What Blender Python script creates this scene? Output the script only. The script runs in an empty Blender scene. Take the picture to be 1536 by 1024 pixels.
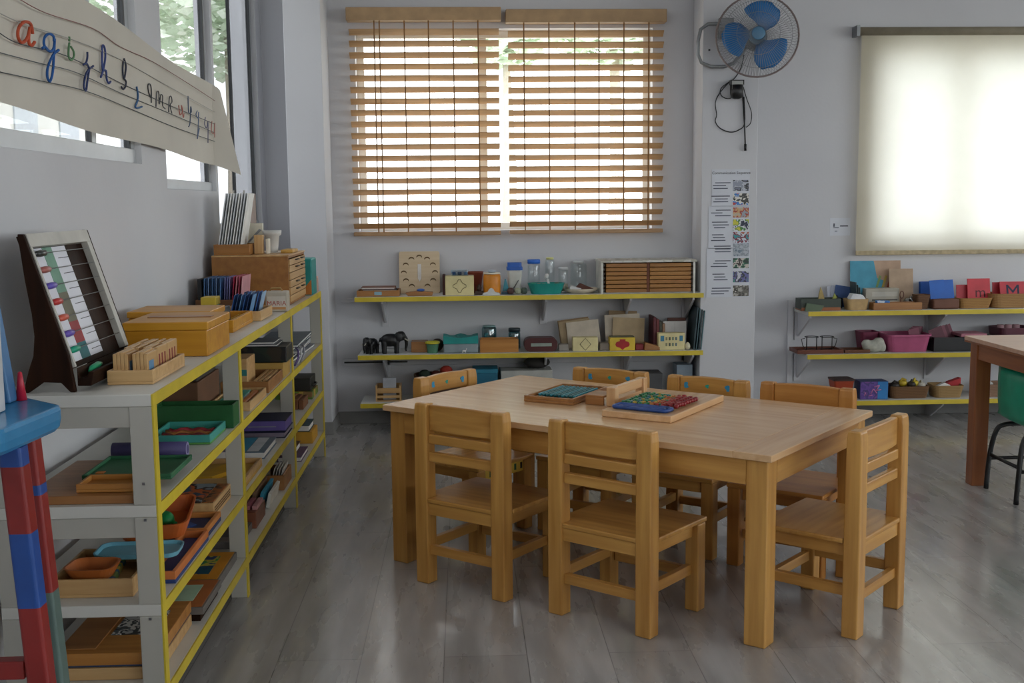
import bpy, bmesh, math, random
from mathutils import Matrix, Vector
random.seed(7)
PI = math.pi
SC = bpy.context.scene
COL = SC.collection
# ------------------------------------------------------------------ camera maths
F_, H = 1696.7, 1.25
YAW, PIT, ROL = [math.radians(a) for a in (2.4004, 6.9665, -.5524)]
fv = Vector((math.sin(YAW)*math.cos(PIT), math.cos(YAW)*math.cos(PIT), -math.sin(PIT)))
rv = Vector((math.cos(YAW), -math.sin(YAW), 0)); uv = rv.cross(fv)
R2 = rv*math.cos(ROL)+uv*math.sin(ROL); U2 = -rv*math.sin(ROL)+uv*math.cos(ROL)
def at(px, py, X=None, Y=None, Z=None):
    d = fv+R2*((px-768)/F_)+U2*((512-py)/F_)
    s = X/d.x if X is not None else Y/d.y if Y is not None else (Z-H)/d.z
    return Vector((0, 0, H))+d*s
cam_d = bpy.data.cameras.new('camera'); cam = bpy.data.objects.new('camera', cam_d); COL.objects.link(cam)
cam_d.sensor_width = 36; cam_d.lens = F_/1536*36; cam_d.clip_start = .02
M = Matrix((R2, U2, -fv)).transposed().to_4x4(); M.translation = (0, 0, H); cam.matrix_world = M
SC.camera = cam
# ------------------------------------------------------------------ materials
def lin(h):
    h = h.lstrip('#'); c = [int(h[i:i+2], 16)/255 for i in (0, 2, 4)]
    return [x/12.92 if x <= .04045 else ((x+.055)/1.055)**2.4 for x in c]+[1]
MATS = {}
def base(name, rough=.6, metal=0):
    m = bpy.data.materials.new(name); m.use_nodes = True; nt = m.node_tree; b = nt.nodes['Principled BSDF']
    b.inputs['Roughness'].default_value = rough; b.inputs['Metallic'].default_value = metal
    return m, nt, b
def ramp(nt, fac, cols):
    r = nt.nodes.new('ShaderNodeValToRGB'); e = r.color_ramp.elements
    while len(e) < len(cols): e.new(.5)
    for k, (p, c) in enumerate(cols): e[k].position = p; e[k].color = c
    nt.links.new(fac, r.inputs[0]); return r.outputs[0]
def sc(c, k): return [min(1, x*k) for x in c[:3]]+[1]
def noise(nt, scale, det=3, mp=None):
    tc = nt.nodes.new('ShaderNodeTexCoord'); n = nt.nodes.new('ShaderNodeTexNoise')
    n.inputs['Scale'].default_value = scale; n.inputs['Detail'].default_value = det
    mpn = nt.nodes.new('ShaderNodeMapping'); mpn.inputs['Scale'].default_value = mp or (1, 1, 1)
    nt.links.new(tc.outputs['Object'], mpn.inputs[0]); nt.links.new(mpn.outputs[0], n.inputs['Vector'])
    return n.outputs['Fac']
def P(hexc, rough=.55, var=.12, scale=14, metal=0):
    k = (hexc, rough, var, scale, metal)
    if k in MATS: return MATS[k]
    m, nt, b = base('paint_'+hexc.strip('#'), rough, metal); c = lin(hexc)
    nt.links.new(ramp(nt, noise(nt, scale), [(.3, sc(c, 1-var)), (.7, sc(c, 1+var))]), b.inputs['Base Color'])
    MATS[k] = m; return m
def wood(ha, hb, axis='x', s=1.0, rough=.42):
    k = ('w', ha, hb, axis, s, rough)
    if k in MATS: return MATS[k]
    m, nt, b = base('wood_'+ha.strip('#')+'_'+axis, rough)
    if ha == '#1c0f09': b.inputs['Specular IOR Level'].default_value = .1
    st = {'x': (.9, 14, 14), 'y': (14, .9, 14), 'z': (14, 14, .9)}[axis]
    f1 = noise(nt, 3.2*s, 5, st); f2 = noise(nt, 2.2*s, 2)
    mx = nt.nodes.new('ShaderNodeMath'); mx.operation = 'MULTIPLY_ADD'; mx.inputs[1].default_value = .7
    m2 = nt.nodes.new('ShaderNodeMath'); m2.operation = 'MULTIPLY'; m2.inputs[1].default_value = .3
    nt.links.new(f2, m2.inputs[0]); nt.links.new(f1, mx.inputs[0]); nt.links.new(m2.outputs[0], mx.inputs[2])
    nt.links.new(ramp(nt, mx.outputs[0], [(.32, lin(ha)), (.66, lin(hb))]), b.inputs['Base Color'])
    MATS[k] = m; return m
def glass_mat(name='window_glass', tint=(.96, .98, .98, 1), gl=.06, rough=.02):
    if name in MATS: return MATS[name]
    m = bpy.data.materials.new(name); m.use_nodes = True; nt = m.node_tree; nt.nodes.clear()
    o = nt.nodes.new('ShaderNodeOutputMaterial'); mx = nt.nodes.new('ShaderNodeMixShader'); t = nt.nodes.new('ShaderNodeBsdfTransparent'); g = nt.nodes.new('ShaderNodeBsdfGlossy')
    t.inputs[0].default_value = tint; g.inputs['Roughness'].default_value = rough; mx.inputs[0].default_value = gl
    nt.links.new(t.outputs[0], mx.inputs[1]); nt.links.new(g.outputs[0], mx.inputs[2]); nt.links.new(mx.outputs[0], o.inputs[0])
    MATS[name] = m; return m
def pattern(name, cols, scale=30, rough=.5, kind='voronoi'):
    if name in MATS: return MATS[name]
    m, nt, b = base(name, rough)
    tc = nt.nodes.new('ShaderNodeTexCoord')
    if kind == 'voronoi':
        v = nt.nodes.new('ShaderNodeTexVoronoi'); v.inputs['Scale'].default_value = scale; nt.links.new(tc.outputs['Object'], v.inputs['Vector'])
        sp = nt.nodes.new('ShaderNodeSeparateColor'); nt.links.new(v.outputs['Color'], sp.inputs[0]); fac = sp.outputs[0]
    else:
        n = nt.nodes.new('ShaderNodeTexNoise'); n.inputs['Scale'].default_value = scale; nt.links.new(tc.outputs['Object'], n.inputs['Vector']); fac = n.outputs['Fac']
    r = nt.nodes.new('ShaderNodeValToRGB'); r.color_ramp.interpolation = 'CONSTANT'; e = r.color_ramp.elements
    lo, hi = (0, 1) if kind == 'voronoi' else (.32, .68)
    while len(e) < len(cols): e.new(.5)
    for k, c in enumerate(cols): e[k].position = lo+(hi-lo)*k/len(cols); e[k].color = lin(c)
    nt.links.new(fac, r.inputs[0]); nt.links.new(r.outputs[0], b.inputs['Base Color']); MATS[name] = m; return m
def wicker(name, ha, hb, scale=60):
    if name in MATS: return MATS[name]
    m, nt, b = base(name, .7); tc = nt.nodes.new('ShaderNodeTexCoord'); w = nt.nodes.new('ShaderNodeTexWave'); w.bands_direction = 'Z'
    w.inputs['Scale'].default_value = scale; w.inputs['Distortion'].default_value = 2; nt.links.new(tc.outputs['Object'], w.inputs['Vector'])
    nt.links.new(ramp(nt, w.outputs['Fac'], [(.2, lin(ha)), (.8, lin(hb))]), b.inputs['Base Color'])
    bp = nt.nodes.new('ShaderNodeBump'); bp.inputs['Strength'].default_value = .4; bp.inputs['Distance'].default_value = .003
    nt.links.new(w.outputs['Fac'], bp.inputs['Height']); nt.links.new(bp.outputs[0], b.inputs['Normal']); MATS[name] = m; return m
# ------------------------------------------------------------------ geometry builder
def rot(ax, deg, c=(0, 0, 0)):
    c = Vector(c); return Matrix.Translation(c) @ Matrix.Rotation(math.radians(deg), 4, ax) @ Matrix.Translation(-c)
def rrect(w, d, r, n=4):
    r = min(r, w/2-1e-4, d/2-1e-4); pts = []
    for cx, cy, a0 in ((w/2-r, d/2-r, 0), (-w/2+r, d/2-r, 90), (-w/2+r, -d/2+r, 180), (w/2-r, -d/2+r, 270)):
        for k in range(n+1):
            a = math.radians(a0+90*k/n); pts.append((cx+r*math.cos(a), cy+r*math.sin(a)))
    return pts
class G:
    def __init__(s): s.v = []; s.f = []; s.mi = []; s.sm = []
    def add(s, vs, fs, mi=0, M=None, sm=False):
        o = len(s.v)
        for p in vs: s.v.append(tuple(M @ Vector(p)) if M is not None else tuple(p))
        for f in fs: s.f.append([i+o for i in f]); s.mi.append(mi); s.sm.append(sm)
        return s
    def box(s, x0, x1, y0, y1, z0, z1, mi=0, M=None):
        v = [(x, y, z) for x in (x0, x1) for y in (y0, y1) for z in (z0, z1)]
        return s.add(v, [(0, 1, 3, 2), (4, 6, 7, 5), (0, 4, 5, 1), (2, 3, 7, 6), (0, 2, 6, 4), (1, 5, 7, 3)], mi, M)
    def cbox(s, c, w, d, h, mi=0, M=None):
        return s.box(c[0]-w/2, c[0]+w/2, c[1]-d/2, c[1]+d/2, c[2], c[2]+h, mi, M)
    def prism(s, poly, ax, a, b, mi=0, M=None):
        f = {'x': lambda p, t: (t, p[0], p[1]), 'y': lambda p, t: (p[0], t, p[1]), 'z': lambda p, t: (p[0], p[1], t)}[ax]
        n = len(poly); v = [f(p, a) for p in poly]+[f(p, b) for p in poly]
        return s.add(v, [tuple(range(n)), tuple(range(2*n-1, n-1, -1))]+[(i, (i+1) % n, n+(i+1) % n, n+i) for i in range(n)], mi, M)
    def loft(s, loops, mi=0, c0=True, c1=True, sm=False, M=None):
        n = len(loops[0]); v = [p for l in loops for p in l]; f = []
        for k in range(len(loops)-1):
            for i in range(n): f.append((k*n+i, k*n+(i+1) % n, (k+1)*n+(i+1) % n, (k+1)*n+i))
        s.add(v, f, mi, M, sm); o = len(s.v)-len(v)
        if c0: s.f.append([o+i for i in range(n)]); s.mi.append(mi); s.sm.append(False)
        if c1: s.f.append([o+(len(loops)-1)*n+i for i in range(n)]); s.mi.append(mi); s.sm.append(False)
        return s
    def bin(s, w, d, h, t=.006, fl=0, r=.02, mi=0, fz=None, M=None, rim=0):
        L = lambda W, D, R, z: [(x, y, z) for x, y in rrect(W, D, R)]
        ls = [L(w-2*fl, d-2*fl, r, 0), L(w, d, r, h-rim*1.2)]
        if rim: ls += [L(w+2*rim, d+2*rim, r+rim, h-rim*1.2), L(w+2*rim, d+2*rim, r+rim, h)]
        else: ls += [L(w, d, r, h)]
        ls += [L(w-2*t, d-2*t, max(r-t, .002), h), L(w-2*t-2*fl, d-2*t-2*fl, max(r-t, .002), fz or t)]
        return s.loft(ls, mi, True, True, False, M)
    def tray(s, w, d, h, t=.007, mi=0, M=None, bt=None, bmi=None):
        bt = bt or t; s.box(-w/2, w/2, -d/2, d/2, 0, bt, mi if bmi is None else bmi, M)
        s.box(-w/2, w/2, -d/2, -d/2+t, bt, h, mi, M).box(-w/2, w/2, d/2-t, d/2, bt, h, mi, M)
        return s.box(-w/2, -w/2+t, -d/2+t, d/2-t, bt, h, mi, M).box(w/2-t, w/2, -d/2+t, d/2-t, bt, h, mi, M)
    def tube(s, pts, r, n=8, closed=False, mi=0, M=None, ell=None):
        pts = [Vector(p) for p in pts]; N = len(pts); loops = []; up = wp = None
        rs = r if isinstance(r, (list, tuple)) else [r]*N
        for i in range(N):
            a = pts[(i-1) % N] if (closed or i > 0) else pts[i]; b = pts[(i+1) % N] if (closed or i < N-1) else pts[i]
            t = (b-a).normalized()
            if up is None: up = Vector((0, 0, 1)) if abs(t.z) < .9 else Vector((1, 0, 0))
            u = up-t*up.dot(t)
            if u.length < .02: u = wp-t*wp.dot(t)
            u.normalize(); w = t.cross(u); up = u; wp = w
            loops.append([tuple(pts[i]+(u*math.cos(2*PI*k/n)+w*math.sin(2*PI*k/n))*rs[i]) for k in range(n)])
        if closed: loops.append(loops[0])
        return s.loft(loops, mi, not closed, not closed, True, M)
    def lathe(s, prof, n=24, mi=0, M=None, sm=True, closed=False):
        loops = [[(r*math.cos(2*PI*k/n), r*math.sin(2*PI*k/n), z) for k in range(n)] for r, z in prof]
        return s.loft(loops, mi, True, True, sm, M)
    def ball(s, c, r, n=12, mi=0, M=None):
        r = r if isinstance(r, (list, tuple)) else (r, r, r); loops = []
        for k in range(1, n//2):
            a = PI*k/(n//2); loops.append([(c[0]+r[0]*math.sin(a)*math.cos(2*PI*j/n), c[1]+r[1]*math.sin(a)*math.sin(2*PI*j/n), c[2]-r[2]*math.cos(a)) for j in range(n)])
        return s.loft(loops, mi, True, True, True, M)
    def obj(s, name, mats, parent=None, bev=0, remesh=0, flat=None):
        me = bpy.data.meshes.new(name); me.from_pydata(s.v, [], s.f); me.update()
        bm = bmesh.new(); bm.from_mesh(me); bmesh.ops.recalc_face_normals(bm, faces=bm.faces); bm.to_mesh(me); bm.free()
        mats = mats if isinstance(mats, (list, tuple)) else [mats]
        for m in mats: me.materials.append(m)
        me.polygons.foreach_set('material_index', s.mi); me.polygons.foreach_set('use_smooth', s.sm)
        o = bpy.data.objects.new(name, me); COL.objects.link(o); o.parent = parent
        if remesh:
            q = o.modifiers.new('r', 'REMESH'); q.mode = 'VOXEL'; q.voxel_size = remesh; q.use_smooth_shade = True
            q = o.modifiers.new('s', 'SMOOTH'); q.iterations = 4
        if bev:
            q = o.modifiers.new('b', 'BEVEL'); q.width = bev; q.segments = 2; q.limit_method = 'ANGLE'; q.angle_limit = math.radians(40)
        return o
def tag(o, label=None, cat=None, group=None, kind=None):
    for k, v in (('label', label), ('category', cat), ('group', group), ('kind', kind)):
        if v: o[k] = v
    return o
def place(o, loc, rz=0, rx=0, ry=0):
    o.location = loc; o.rotation_euler = (math.radians(rx), math.radians(ry), math.radians(rz)); return o
def thing(name, label, cat, loc=(0, 0, 0), rz=0, group=None):
    o = bpy.data.objects.new(name, None); COL.objects.link(o); o.empty_display_size = .05
    return place(tag(o, label, cat, group), loc, rz)
def T(name, label, cat, g, mats, loc, rz=0, group=None, bev=0, rx=0, ry=0, **k):
    return place(tag(g.obj(name, mats, None, bev, **k), label, cat, group), loc, rz, rx, ry)
def struct(name, g, mats, bev=0): return tag(g.obj(name, mats, None, bev), kind='structure')
def copy_tree(o, parent=None):
    c = o.copy(); COL.objects.link(c)
    if parent is not None: c.parent = parent
    for ch in list(o.children): copy_tree(ch, c)
    return c
def text(name, body, size, mat, parent, loc, eul, align='CENTER', ext=.0004, label=None):
    cu = bpy.data.curves.new(name, 'FONT'); cu.body = body; cu.size = size; cu.extrude = ext; cu.align_x = align
    cu.materials.append(mat); tmp = bpy.data.objects.new('tmp', cu); me = bpy.data.meshes.new_from_object(tmp); bpy.data.objects.remove(tmp); o = bpy.data.objects.new(name, me); COL.objects.link(o); o.parent = parent
    o.location = loc; o.rotation_euler = eul
    if label: o['label'] = label
    return o
# common colours
WHITE = P('#e6e4de', .5, .05, 6); YEL = P('#d3bb34', .45, .12, 9); CREAM = P('#d9cdb0', .55, .06)
PAPER = P('#e9e7e2', .7, .04); DARK = P('#1d1b1a', .5); BLACK = P('#121214', .4); TEAL = P('#1f8f8b', .45); NAVY = P('#171a3c', .5)
BLUE = P('#2b66b8', .5); RED = P('#b3262c', .5); ORANGE = P('#d97a1f', .5); GREEN = P('#1f6b3a', .5); PINK = P('#c65a86', .5); BROWN = wood('#5b3a20', '#7d5230'); METAL = P('#8e9092', .35, .05, 8, .8)
LW = {a: wood('#b98d58', '#d6b17c', a) for a in 'xyz'}     # pale ply
OW = {a: wood('#a5692b', '#c48a45', a, .8) for a in 'xyz'}; YW = wood('#b4760f', '#cf9526', 'x', .8)  # orange varnished
DW = {a: wood('#1c0f09', '#301b10', a, 1, .6) for a in 'xyz'}
MW = {a: wood('#8a5a30', '#ab7846', a) for a in 'xyz'}      # mid brown
CW = {a: wood('#a97536', '#cf9d55', a, .9, .36) for a in 'xyz'} # chairs
TW = {a: wood('#c99d6f', '#e0ba8f', a, .9, .24) for a in 'xyz'} # table top
# ------------------------------------------------------------------ setting
XL, YB, ZC, XR, YF = -1.1, 6.45, 2.95, 6.4, -4.2
m, nt, b = base('wall_paint', .75)
nt.links.new(ramp(nt, noise(nt, .9, 4), [(.3, lin('#c9c9cd')), (.7, lin('#d6d6d9'))]), b.inputs['Base Color'])
bp = nt.nodes.new('ShaderNodeBump'); bp.inputs['Strength'].default_value = .12; bp.inputs['Distance'].default_value = .004
nt.links.new(noise(nt, 60, 3), bp.inputs['Height']); nt.links.new(bp.outputs[0], b.inputs['Normal']); WALL = m
m, nt, b = base('vinyl_planks', .33)
tc = nt.nodes.new('ShaderNodeTexCoord'); mp = nt.nodes.new('ShaderNodeMapping'); mp.inputs['Rotation'].default_value = (0, 0, PI/2); mp.inputs['Location'].default_value = (.13, .07, 0)
br = nt.nodes.new('ShaderNodeTexBrick'); nt.links.new(tc.outputs['Object'], mp.inputs[0]); nt.links.new(mp.outputs[0], br.inputs['Vector'])
br.inputs['Scale'].default_value = 1; br.inputs['Brick Width'].default_value = 1.22; br.inputs['Row Height'].default_value = .23; br.inputs['Mortar Size'].default_value = .0016; br.inputs['Mortar Smooth'].default_value = .2
br.inputs['Color1'].default_value = (.82, .82, .82, 1); br.inputs['Color2'].default_value = (1.0, 1.0, 1.0, 1); br.inputs['Mortar'].default_value = (.45, .45, .45, 1); br.offset = .37
g1 = ramp(nt, noise(nt, 2.3, 7, (6, .8, 1)), [(.3, lin('#918e8b')), (.5, lin('#a5a2a0')), (.72, lin('#bdbbb9'))])
mx = nt.nodes.new('ShaderNodeMix'); mx.data_type = 'RGBA'; mx.blend_type = 'MULTIPLY'; mx.inputs[0].default_value = 1
nt.links.new(g1, mx.inputs[6]); nt.links.new(br.outputs[0], mx.inputs[7]); nt.links.new(mx.outputs[2], b.inputs['Base Color'])
nt.links.new(ramp(nt, noise(nt, 5, 4, (3, .6, 1)), [(.3, (.22, .22, .22, 1)), (.7, (.36, .36, .36, 1))]), b.inputs['Roughness'])
b.inputs['Coat Weight'].default_value = .45; b.inputs['Coat Roughness'].default_value = .13
FLOOR = m
struct('floor', G().box(XL-.2, XR+.2, YF-.2, YB+.2, -.1, 0), FLOOR)
struct('ceiling', G().box(XL-.2, XR+.2, YF-.2, YB+.2, ZC, ZC+.1), WALL)
def wall_holes(name, along, a0, a1, t0, t1, holes):
    g = G(); xs = a0
    def bx(u0, u1, z0, z1):
        if u1-u0 < 1e-4 or z1-z0 < 1e-4: return
        if along == 'y': g.box(t0, t1, u0, u1, z0, z1)
        else: g.box(u0, u1, t0, t1, z0, z1)
    for u0, u1, z0, z1 in holes:
        bx(xs, u0, 0, ZC); bx(u0, u1, 0, z0); bx(u0, u1, z1, ZC); xs = u1
    bx(xs, a1, 0, ZC); return struct(name, g, WALL)
W1 = (-.8, 3.985, 1.395, 2.7); W2 = (4.31, 5.16, 1.315, 2.7); W3 = (5.2, 6.29, 1.12, 2.7)  # first opening stretched toward the camera, out of view, for more light
wall_holes('wall_left', 'y', YF, YB, XL-.07, XL, [W1, W2, W3])
WB = (-.585, 1.075, 1.10, 2.215); WR = (2.36, 4.1, 1.03, 2.13)
wall_holes('wall_back', 'x', XL-.18, XR+.2, YB, YB+.18, [WB, WR])
W6 = (-1.5, 5.2, .85, 2.6)
wall_holes('wall_right', 'y', YF, YB, XR, XR+.18, [W6])
wall_holes('wall_front', 'x', XL-.18, XR+.2, YF-.18, YF, [(1.2, 5.6, .9, 2.5)])
struct('pillar_left', G().box(-.93, -.733, 6.14, YB, 0, ZC), WALL, .004)
struct('pillar_right', G().box(1.306, 1.613, 6.2, YB, 0, ZC), WALL, .004)
BASEM = P('#8b8a88', .6, .1)
struct('baseboard_back', G().box(-.732, 1.306, YB-.014, YB, 0, .07).box(1.613, XR, YB-.014, YB, 0, .07), BASEM, .003)
struct('baseboard_pillar', G().box(-.94, -.725, 6.128, 6.14, 0, .07).box(-.733, -.725, 6.14, YB-.014, 0, .07).box(1.3, 1.62, 6.19, 6.2, 0, .07), BASEM, .003)
struct('baseboard_left', G().box(XL, XL+.012, YF, YB, 0, .07), BASEM, .003)
struct('trim_back', G().box(-.70, -.3, YB-.016, YB, .70, .722).box(-.70, .7, YB-.012, YB, .335, .375).box(.95, 1.3, YB-.012, YB, .335, .375), WALL, .003)
struct('trim_rail', G().box(-.69, -.33, YB-.02, YB-.012, .352, .36), DARK)
ALU = P('#b4b7ba', .4, .05, 8, .1); GASK = P('#2a2c2e', .5); GL = glass_mat()
def win(name, w, ax, t, bars, zb=(), fw=.035, fr=ALU, gk=True, gl=None):
    u0, u1, z0, z1 = w; root = bpy.data.objects.new(name, None); COL.objects.link(root); root['kind'] = 'structure'
    def B(g, a, b, c, d, th, mi=0):
        return g.box(t-th, t+th, a, b, c, d, mi) if ax == 'y' else g.box(a, b, t-th, t+th, c, d, mi)
    g = G(); B(g, u0, u1, z0, z0+fw, .012); B(g, u0, u1, z1-fw, z1, .012); B(g, u0, u0+fw, z0+fw, z1-fw, .007); B(g, u1-fw, u1, z0+fw, z1-fw, .007)
    for u, wd in bars: B(g, u-wd/2, u+wd/2, z0+fw, z1-fw, .006)
    for z, wd in zb: B(g, u0+fw, u1-fw, z-wd/2, z+wd/2, .02)
    g.obj('window_frame', fr, root, .003)
    g = G(); B(g, u1-fw-.018, u1-fw, z0+fw, z1-fw, .009)
    for u, wd in bars: B(g, u-wd/2-.012, u-wd/2, z0+fw, z1-fw, .008)
    if gk: g.obj('gasket', GASK, root)
    g = G(); B(g, u0+fw, u1-fw, z0+fw, z1-fw, .002); g.obj('pane', gl or GL, root)
    return root
win('fill_opening_front', (1.2, 5.6, .9, 2.5), 'x', YF-.08, [(2.6, .06), (4.1, .06)], fw=.05, gk=False)  # unseen window added to light the far walls and chair backs
win('fill_opening_right', W6, 'y', XR+.08, [(.2, .06), (1.85, .06), (3.5, .06)], fw=.05, gk=False)  # unseen window added as fill from the right
win('window_1', W1, 'y', XL-.03, [(.6, .05), (2.0, .05), (3.56, .05)], fw=.05, gl=glass_mat('dimmed_glass_near', (.6, .61, .62, 1)))  # pane tinted darker to cut the daylight coming in
win('window_2', W2, 'y', XL-.03, [], fw=.04, gl=glass_mat('dimmed_glass_mid', (.6, .61, .62, 1)))  # tint here only dims the window light
win('window_3', W3, 'y', XL-.03, [(5.72, .01)], fw=.05, gl=glass_mat('dimmed_glass_far', (.5, .51, .52, 1)))  # strongest tint, dims the light falling on the pillar
win('window_4', WB, 'x', YB+.10, [(.12, .05)], fw=.04, fr=WHITE, gk=False)
win('window_5', WR, 'x', YB+.10, [(2.85, .09), (3.5, .06)], fw=.05, fr=WHITE, gk=False)
0 and struct('trim_sill', G().box(XL-.02, XL+.03, W1[0], W1[1], W1[2]-.03, W1[2]).box(XL-.02, XL+.025, W2[0], W2[1], W2[2]-.025, W2[2]), WALL, .003)
# ------------------------------------------------------------------ outside
GROUND = P('#b9b7b0', .9, .1, 2)
struct('ground', G().box(-40, 40, -30, 45, -.5, -.12), GROUND)
def tree(name, label, x, y, z, r, n, seed):
    rnd = random.Random(seed); root = thing(name, label, 'tree', (x, y, -.12), 0, 'trees outside the windows'); g = G()
    G().tube([(0, 0, 0), (.05, 0, z*.5), (0, .05, z)], [.12, .09, .04], 8).obj('trunk', P('#b5aa9c', .8), root)
    for k in range(n):
        v = Vector((rnd.gauss(0, 1), rnd.gauss(0, 1), rnd.gauss(0, 1))).normalized()*r*rnd.random()**.4; v.z *= .8
        q = Matrix.Translation(v+Vector((0, 0, z+.12))) @ Matrix.Rotation(rnd.random()*6, 4, 'Z') @ Matrix.Rotation(rnd.random()*3, 4, 'X')
        s = rnd.uniform(.07, .16); g.add([(-s, 0, 0), (0, -s*.5, 0), (s, 0, 0), (0, s*.5, 0)], [(0, 1, 2, 3)], rnd.randint(0, 1), q)
    g.obj('foliage', [P('#cddcc4', .8), P('#e2ead9', .8)], root)
tree('tree', 'leafy tree seen at the top of the far left window', -3.4, 17, 4.2, 1.5, 1900, 1)
tree('tree', 'leafy tree seen through the middle of the left windows', -5.6, 21, 5.4, 1.9, 2000, 2)
tree('tree', 'leafy tree behind the right half of the slatted blind', 1.75, 13.2, 3.5, .95, 1500, 3)
tree('tree', 'leafy tree behind the gap between the two slatted blinds', .62, 16.0, 3.7, .75, 1100, 4)
bl = thing('building', 'pale building across the yard with square windows', 'building', (-11.5, 19, -.12))
G().box(-3.5, 3.5, -6, 7, 0, 9).obj('facade', P('#e8e6e0', .8, .05, 1), bl)
for k in range(5):
    for z in (1.8, 5.0): G().box(3.5, 3.53, -5+2.3*k, -3.9+2.3*k, z, z+1.4).obj('window', P('#b9c0c6', .3), bl)
# ------------------------------------------------------------------ lights
w = bpy.data.worlds.new('World'); SC.world = w; w.use_nodes = True
WB_ = w.node_tree.nodes['Background']; WB_.inputs[0].default_value = (.96, .98, 1.0, 1); WB_.inputs[1].default_value = 7.5
def area(name, loc, eul, sx, sy, e=0, portal=False, color=(1, 1, 1)):
    d = bpy.data.lights.new(name, 'AREA'); d.shape = 'RECTANGLE'; d.size = sx; d.size_y = sy; d.energy = e; d.color = color
    o = bpy.data.objects.new(name, d); COL.objects.link(o); o.location = loc; o.rotation_euler = [math.radians(a) for a in eul]
    if portal: d.cycles.is_portal = True
    return o
area('portal_left', (XL-.08, 2.75, 1.95), (0, -90, 0), 1.6, 7.1, 1, True)
area('portal_back', (.245, YB+.17, 1.66), (-90, 0, 0), 1.7, 1.15, 1, True)
area('portal_shade', (3.23, YB+.17, 1.58), (-90, 0, 0), 1.75, 1.1, 1, True)
area('portal_right', (XR+.17, 1.85, 1.72), (0, 90, 0), 1.75, 6.7, 1, True)
area('portal_front', (3.4, YF-.17, 1.7), (90, 0, 0), 4.4, 1.6, 1, True)
area('overhead_fill', (2.2, .6, ZC-.03), (0, 0, 0), 1.2, .3, 14, color=(1, .96, .9))  # unseen lamp added as soft fill from above
SC.view_settings.view_transform = 'Standard'; SC.view_settings.exposure = -0.42
SC.cycles.use_denoising = True; SC.cycles.max_bounces = 10; SC.cycles.diffuse_bounces = 5; SC.cycles.sample_clamp_indirect = 6; SC.cycles.caustics_reflective = False; SC.cycles.caustics_refractive = False
SC.cycles.transparent_max_bounces = 16
# ------------------------------------------------------------------ work table and chairs
TR = -38.84; tab = thing('work_table', 'large low rectangular light wood table in the middle of the room', 'table', (.526, 3.757, 0), TR)
L2, W2_, TT = .7188, .408, .5597
g = G().box(-L2, L2-.115, -W2_, W2_, TT-.02, TT, 0).box(L2-.1148, L2, -W2_, W2_, TT-.02, TT, 1)
g.obj('tabletop', [TW['x'], TW['y']], tab, .002)
i = .018; q = .065
G().box(-L2+i+q, L2-i-q, -W2_+i, -W2_+i+.02, TT-.095, TT-.02).obj('apron', CW['x'], tab, .002); G().box(-L2+i+q, L2-i-q, W2_-i-.02, W2_-i, TT-.095, TT-.02).obj('apron', CW['x'], tab, .002)
G().box(-L2+i, -L2+i+.02, -W2_+i+q, W2_-i-q, TT-.095, TT-.02).obj('apron', CW['y'], tab, .002); G().box(L2-i-.02, L2-i, -W2_+i+q, W2_-i-q, TT-.095, TT-.02).obj('apron', CW['y'], tab, .002)
for sx in (-1, 1):
    for sy in (-1, 1):
        G().cbox((sx*(L2-i-q/2), sy*(W2_-i-q/2), 0), q, q, TT-.02).obj('leg', CW['z'], tab, .004)
STK = P('#2f8fb8', .5); STG = P('#2f9a86', .5); STY = P('#d6b23c', .5)
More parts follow.
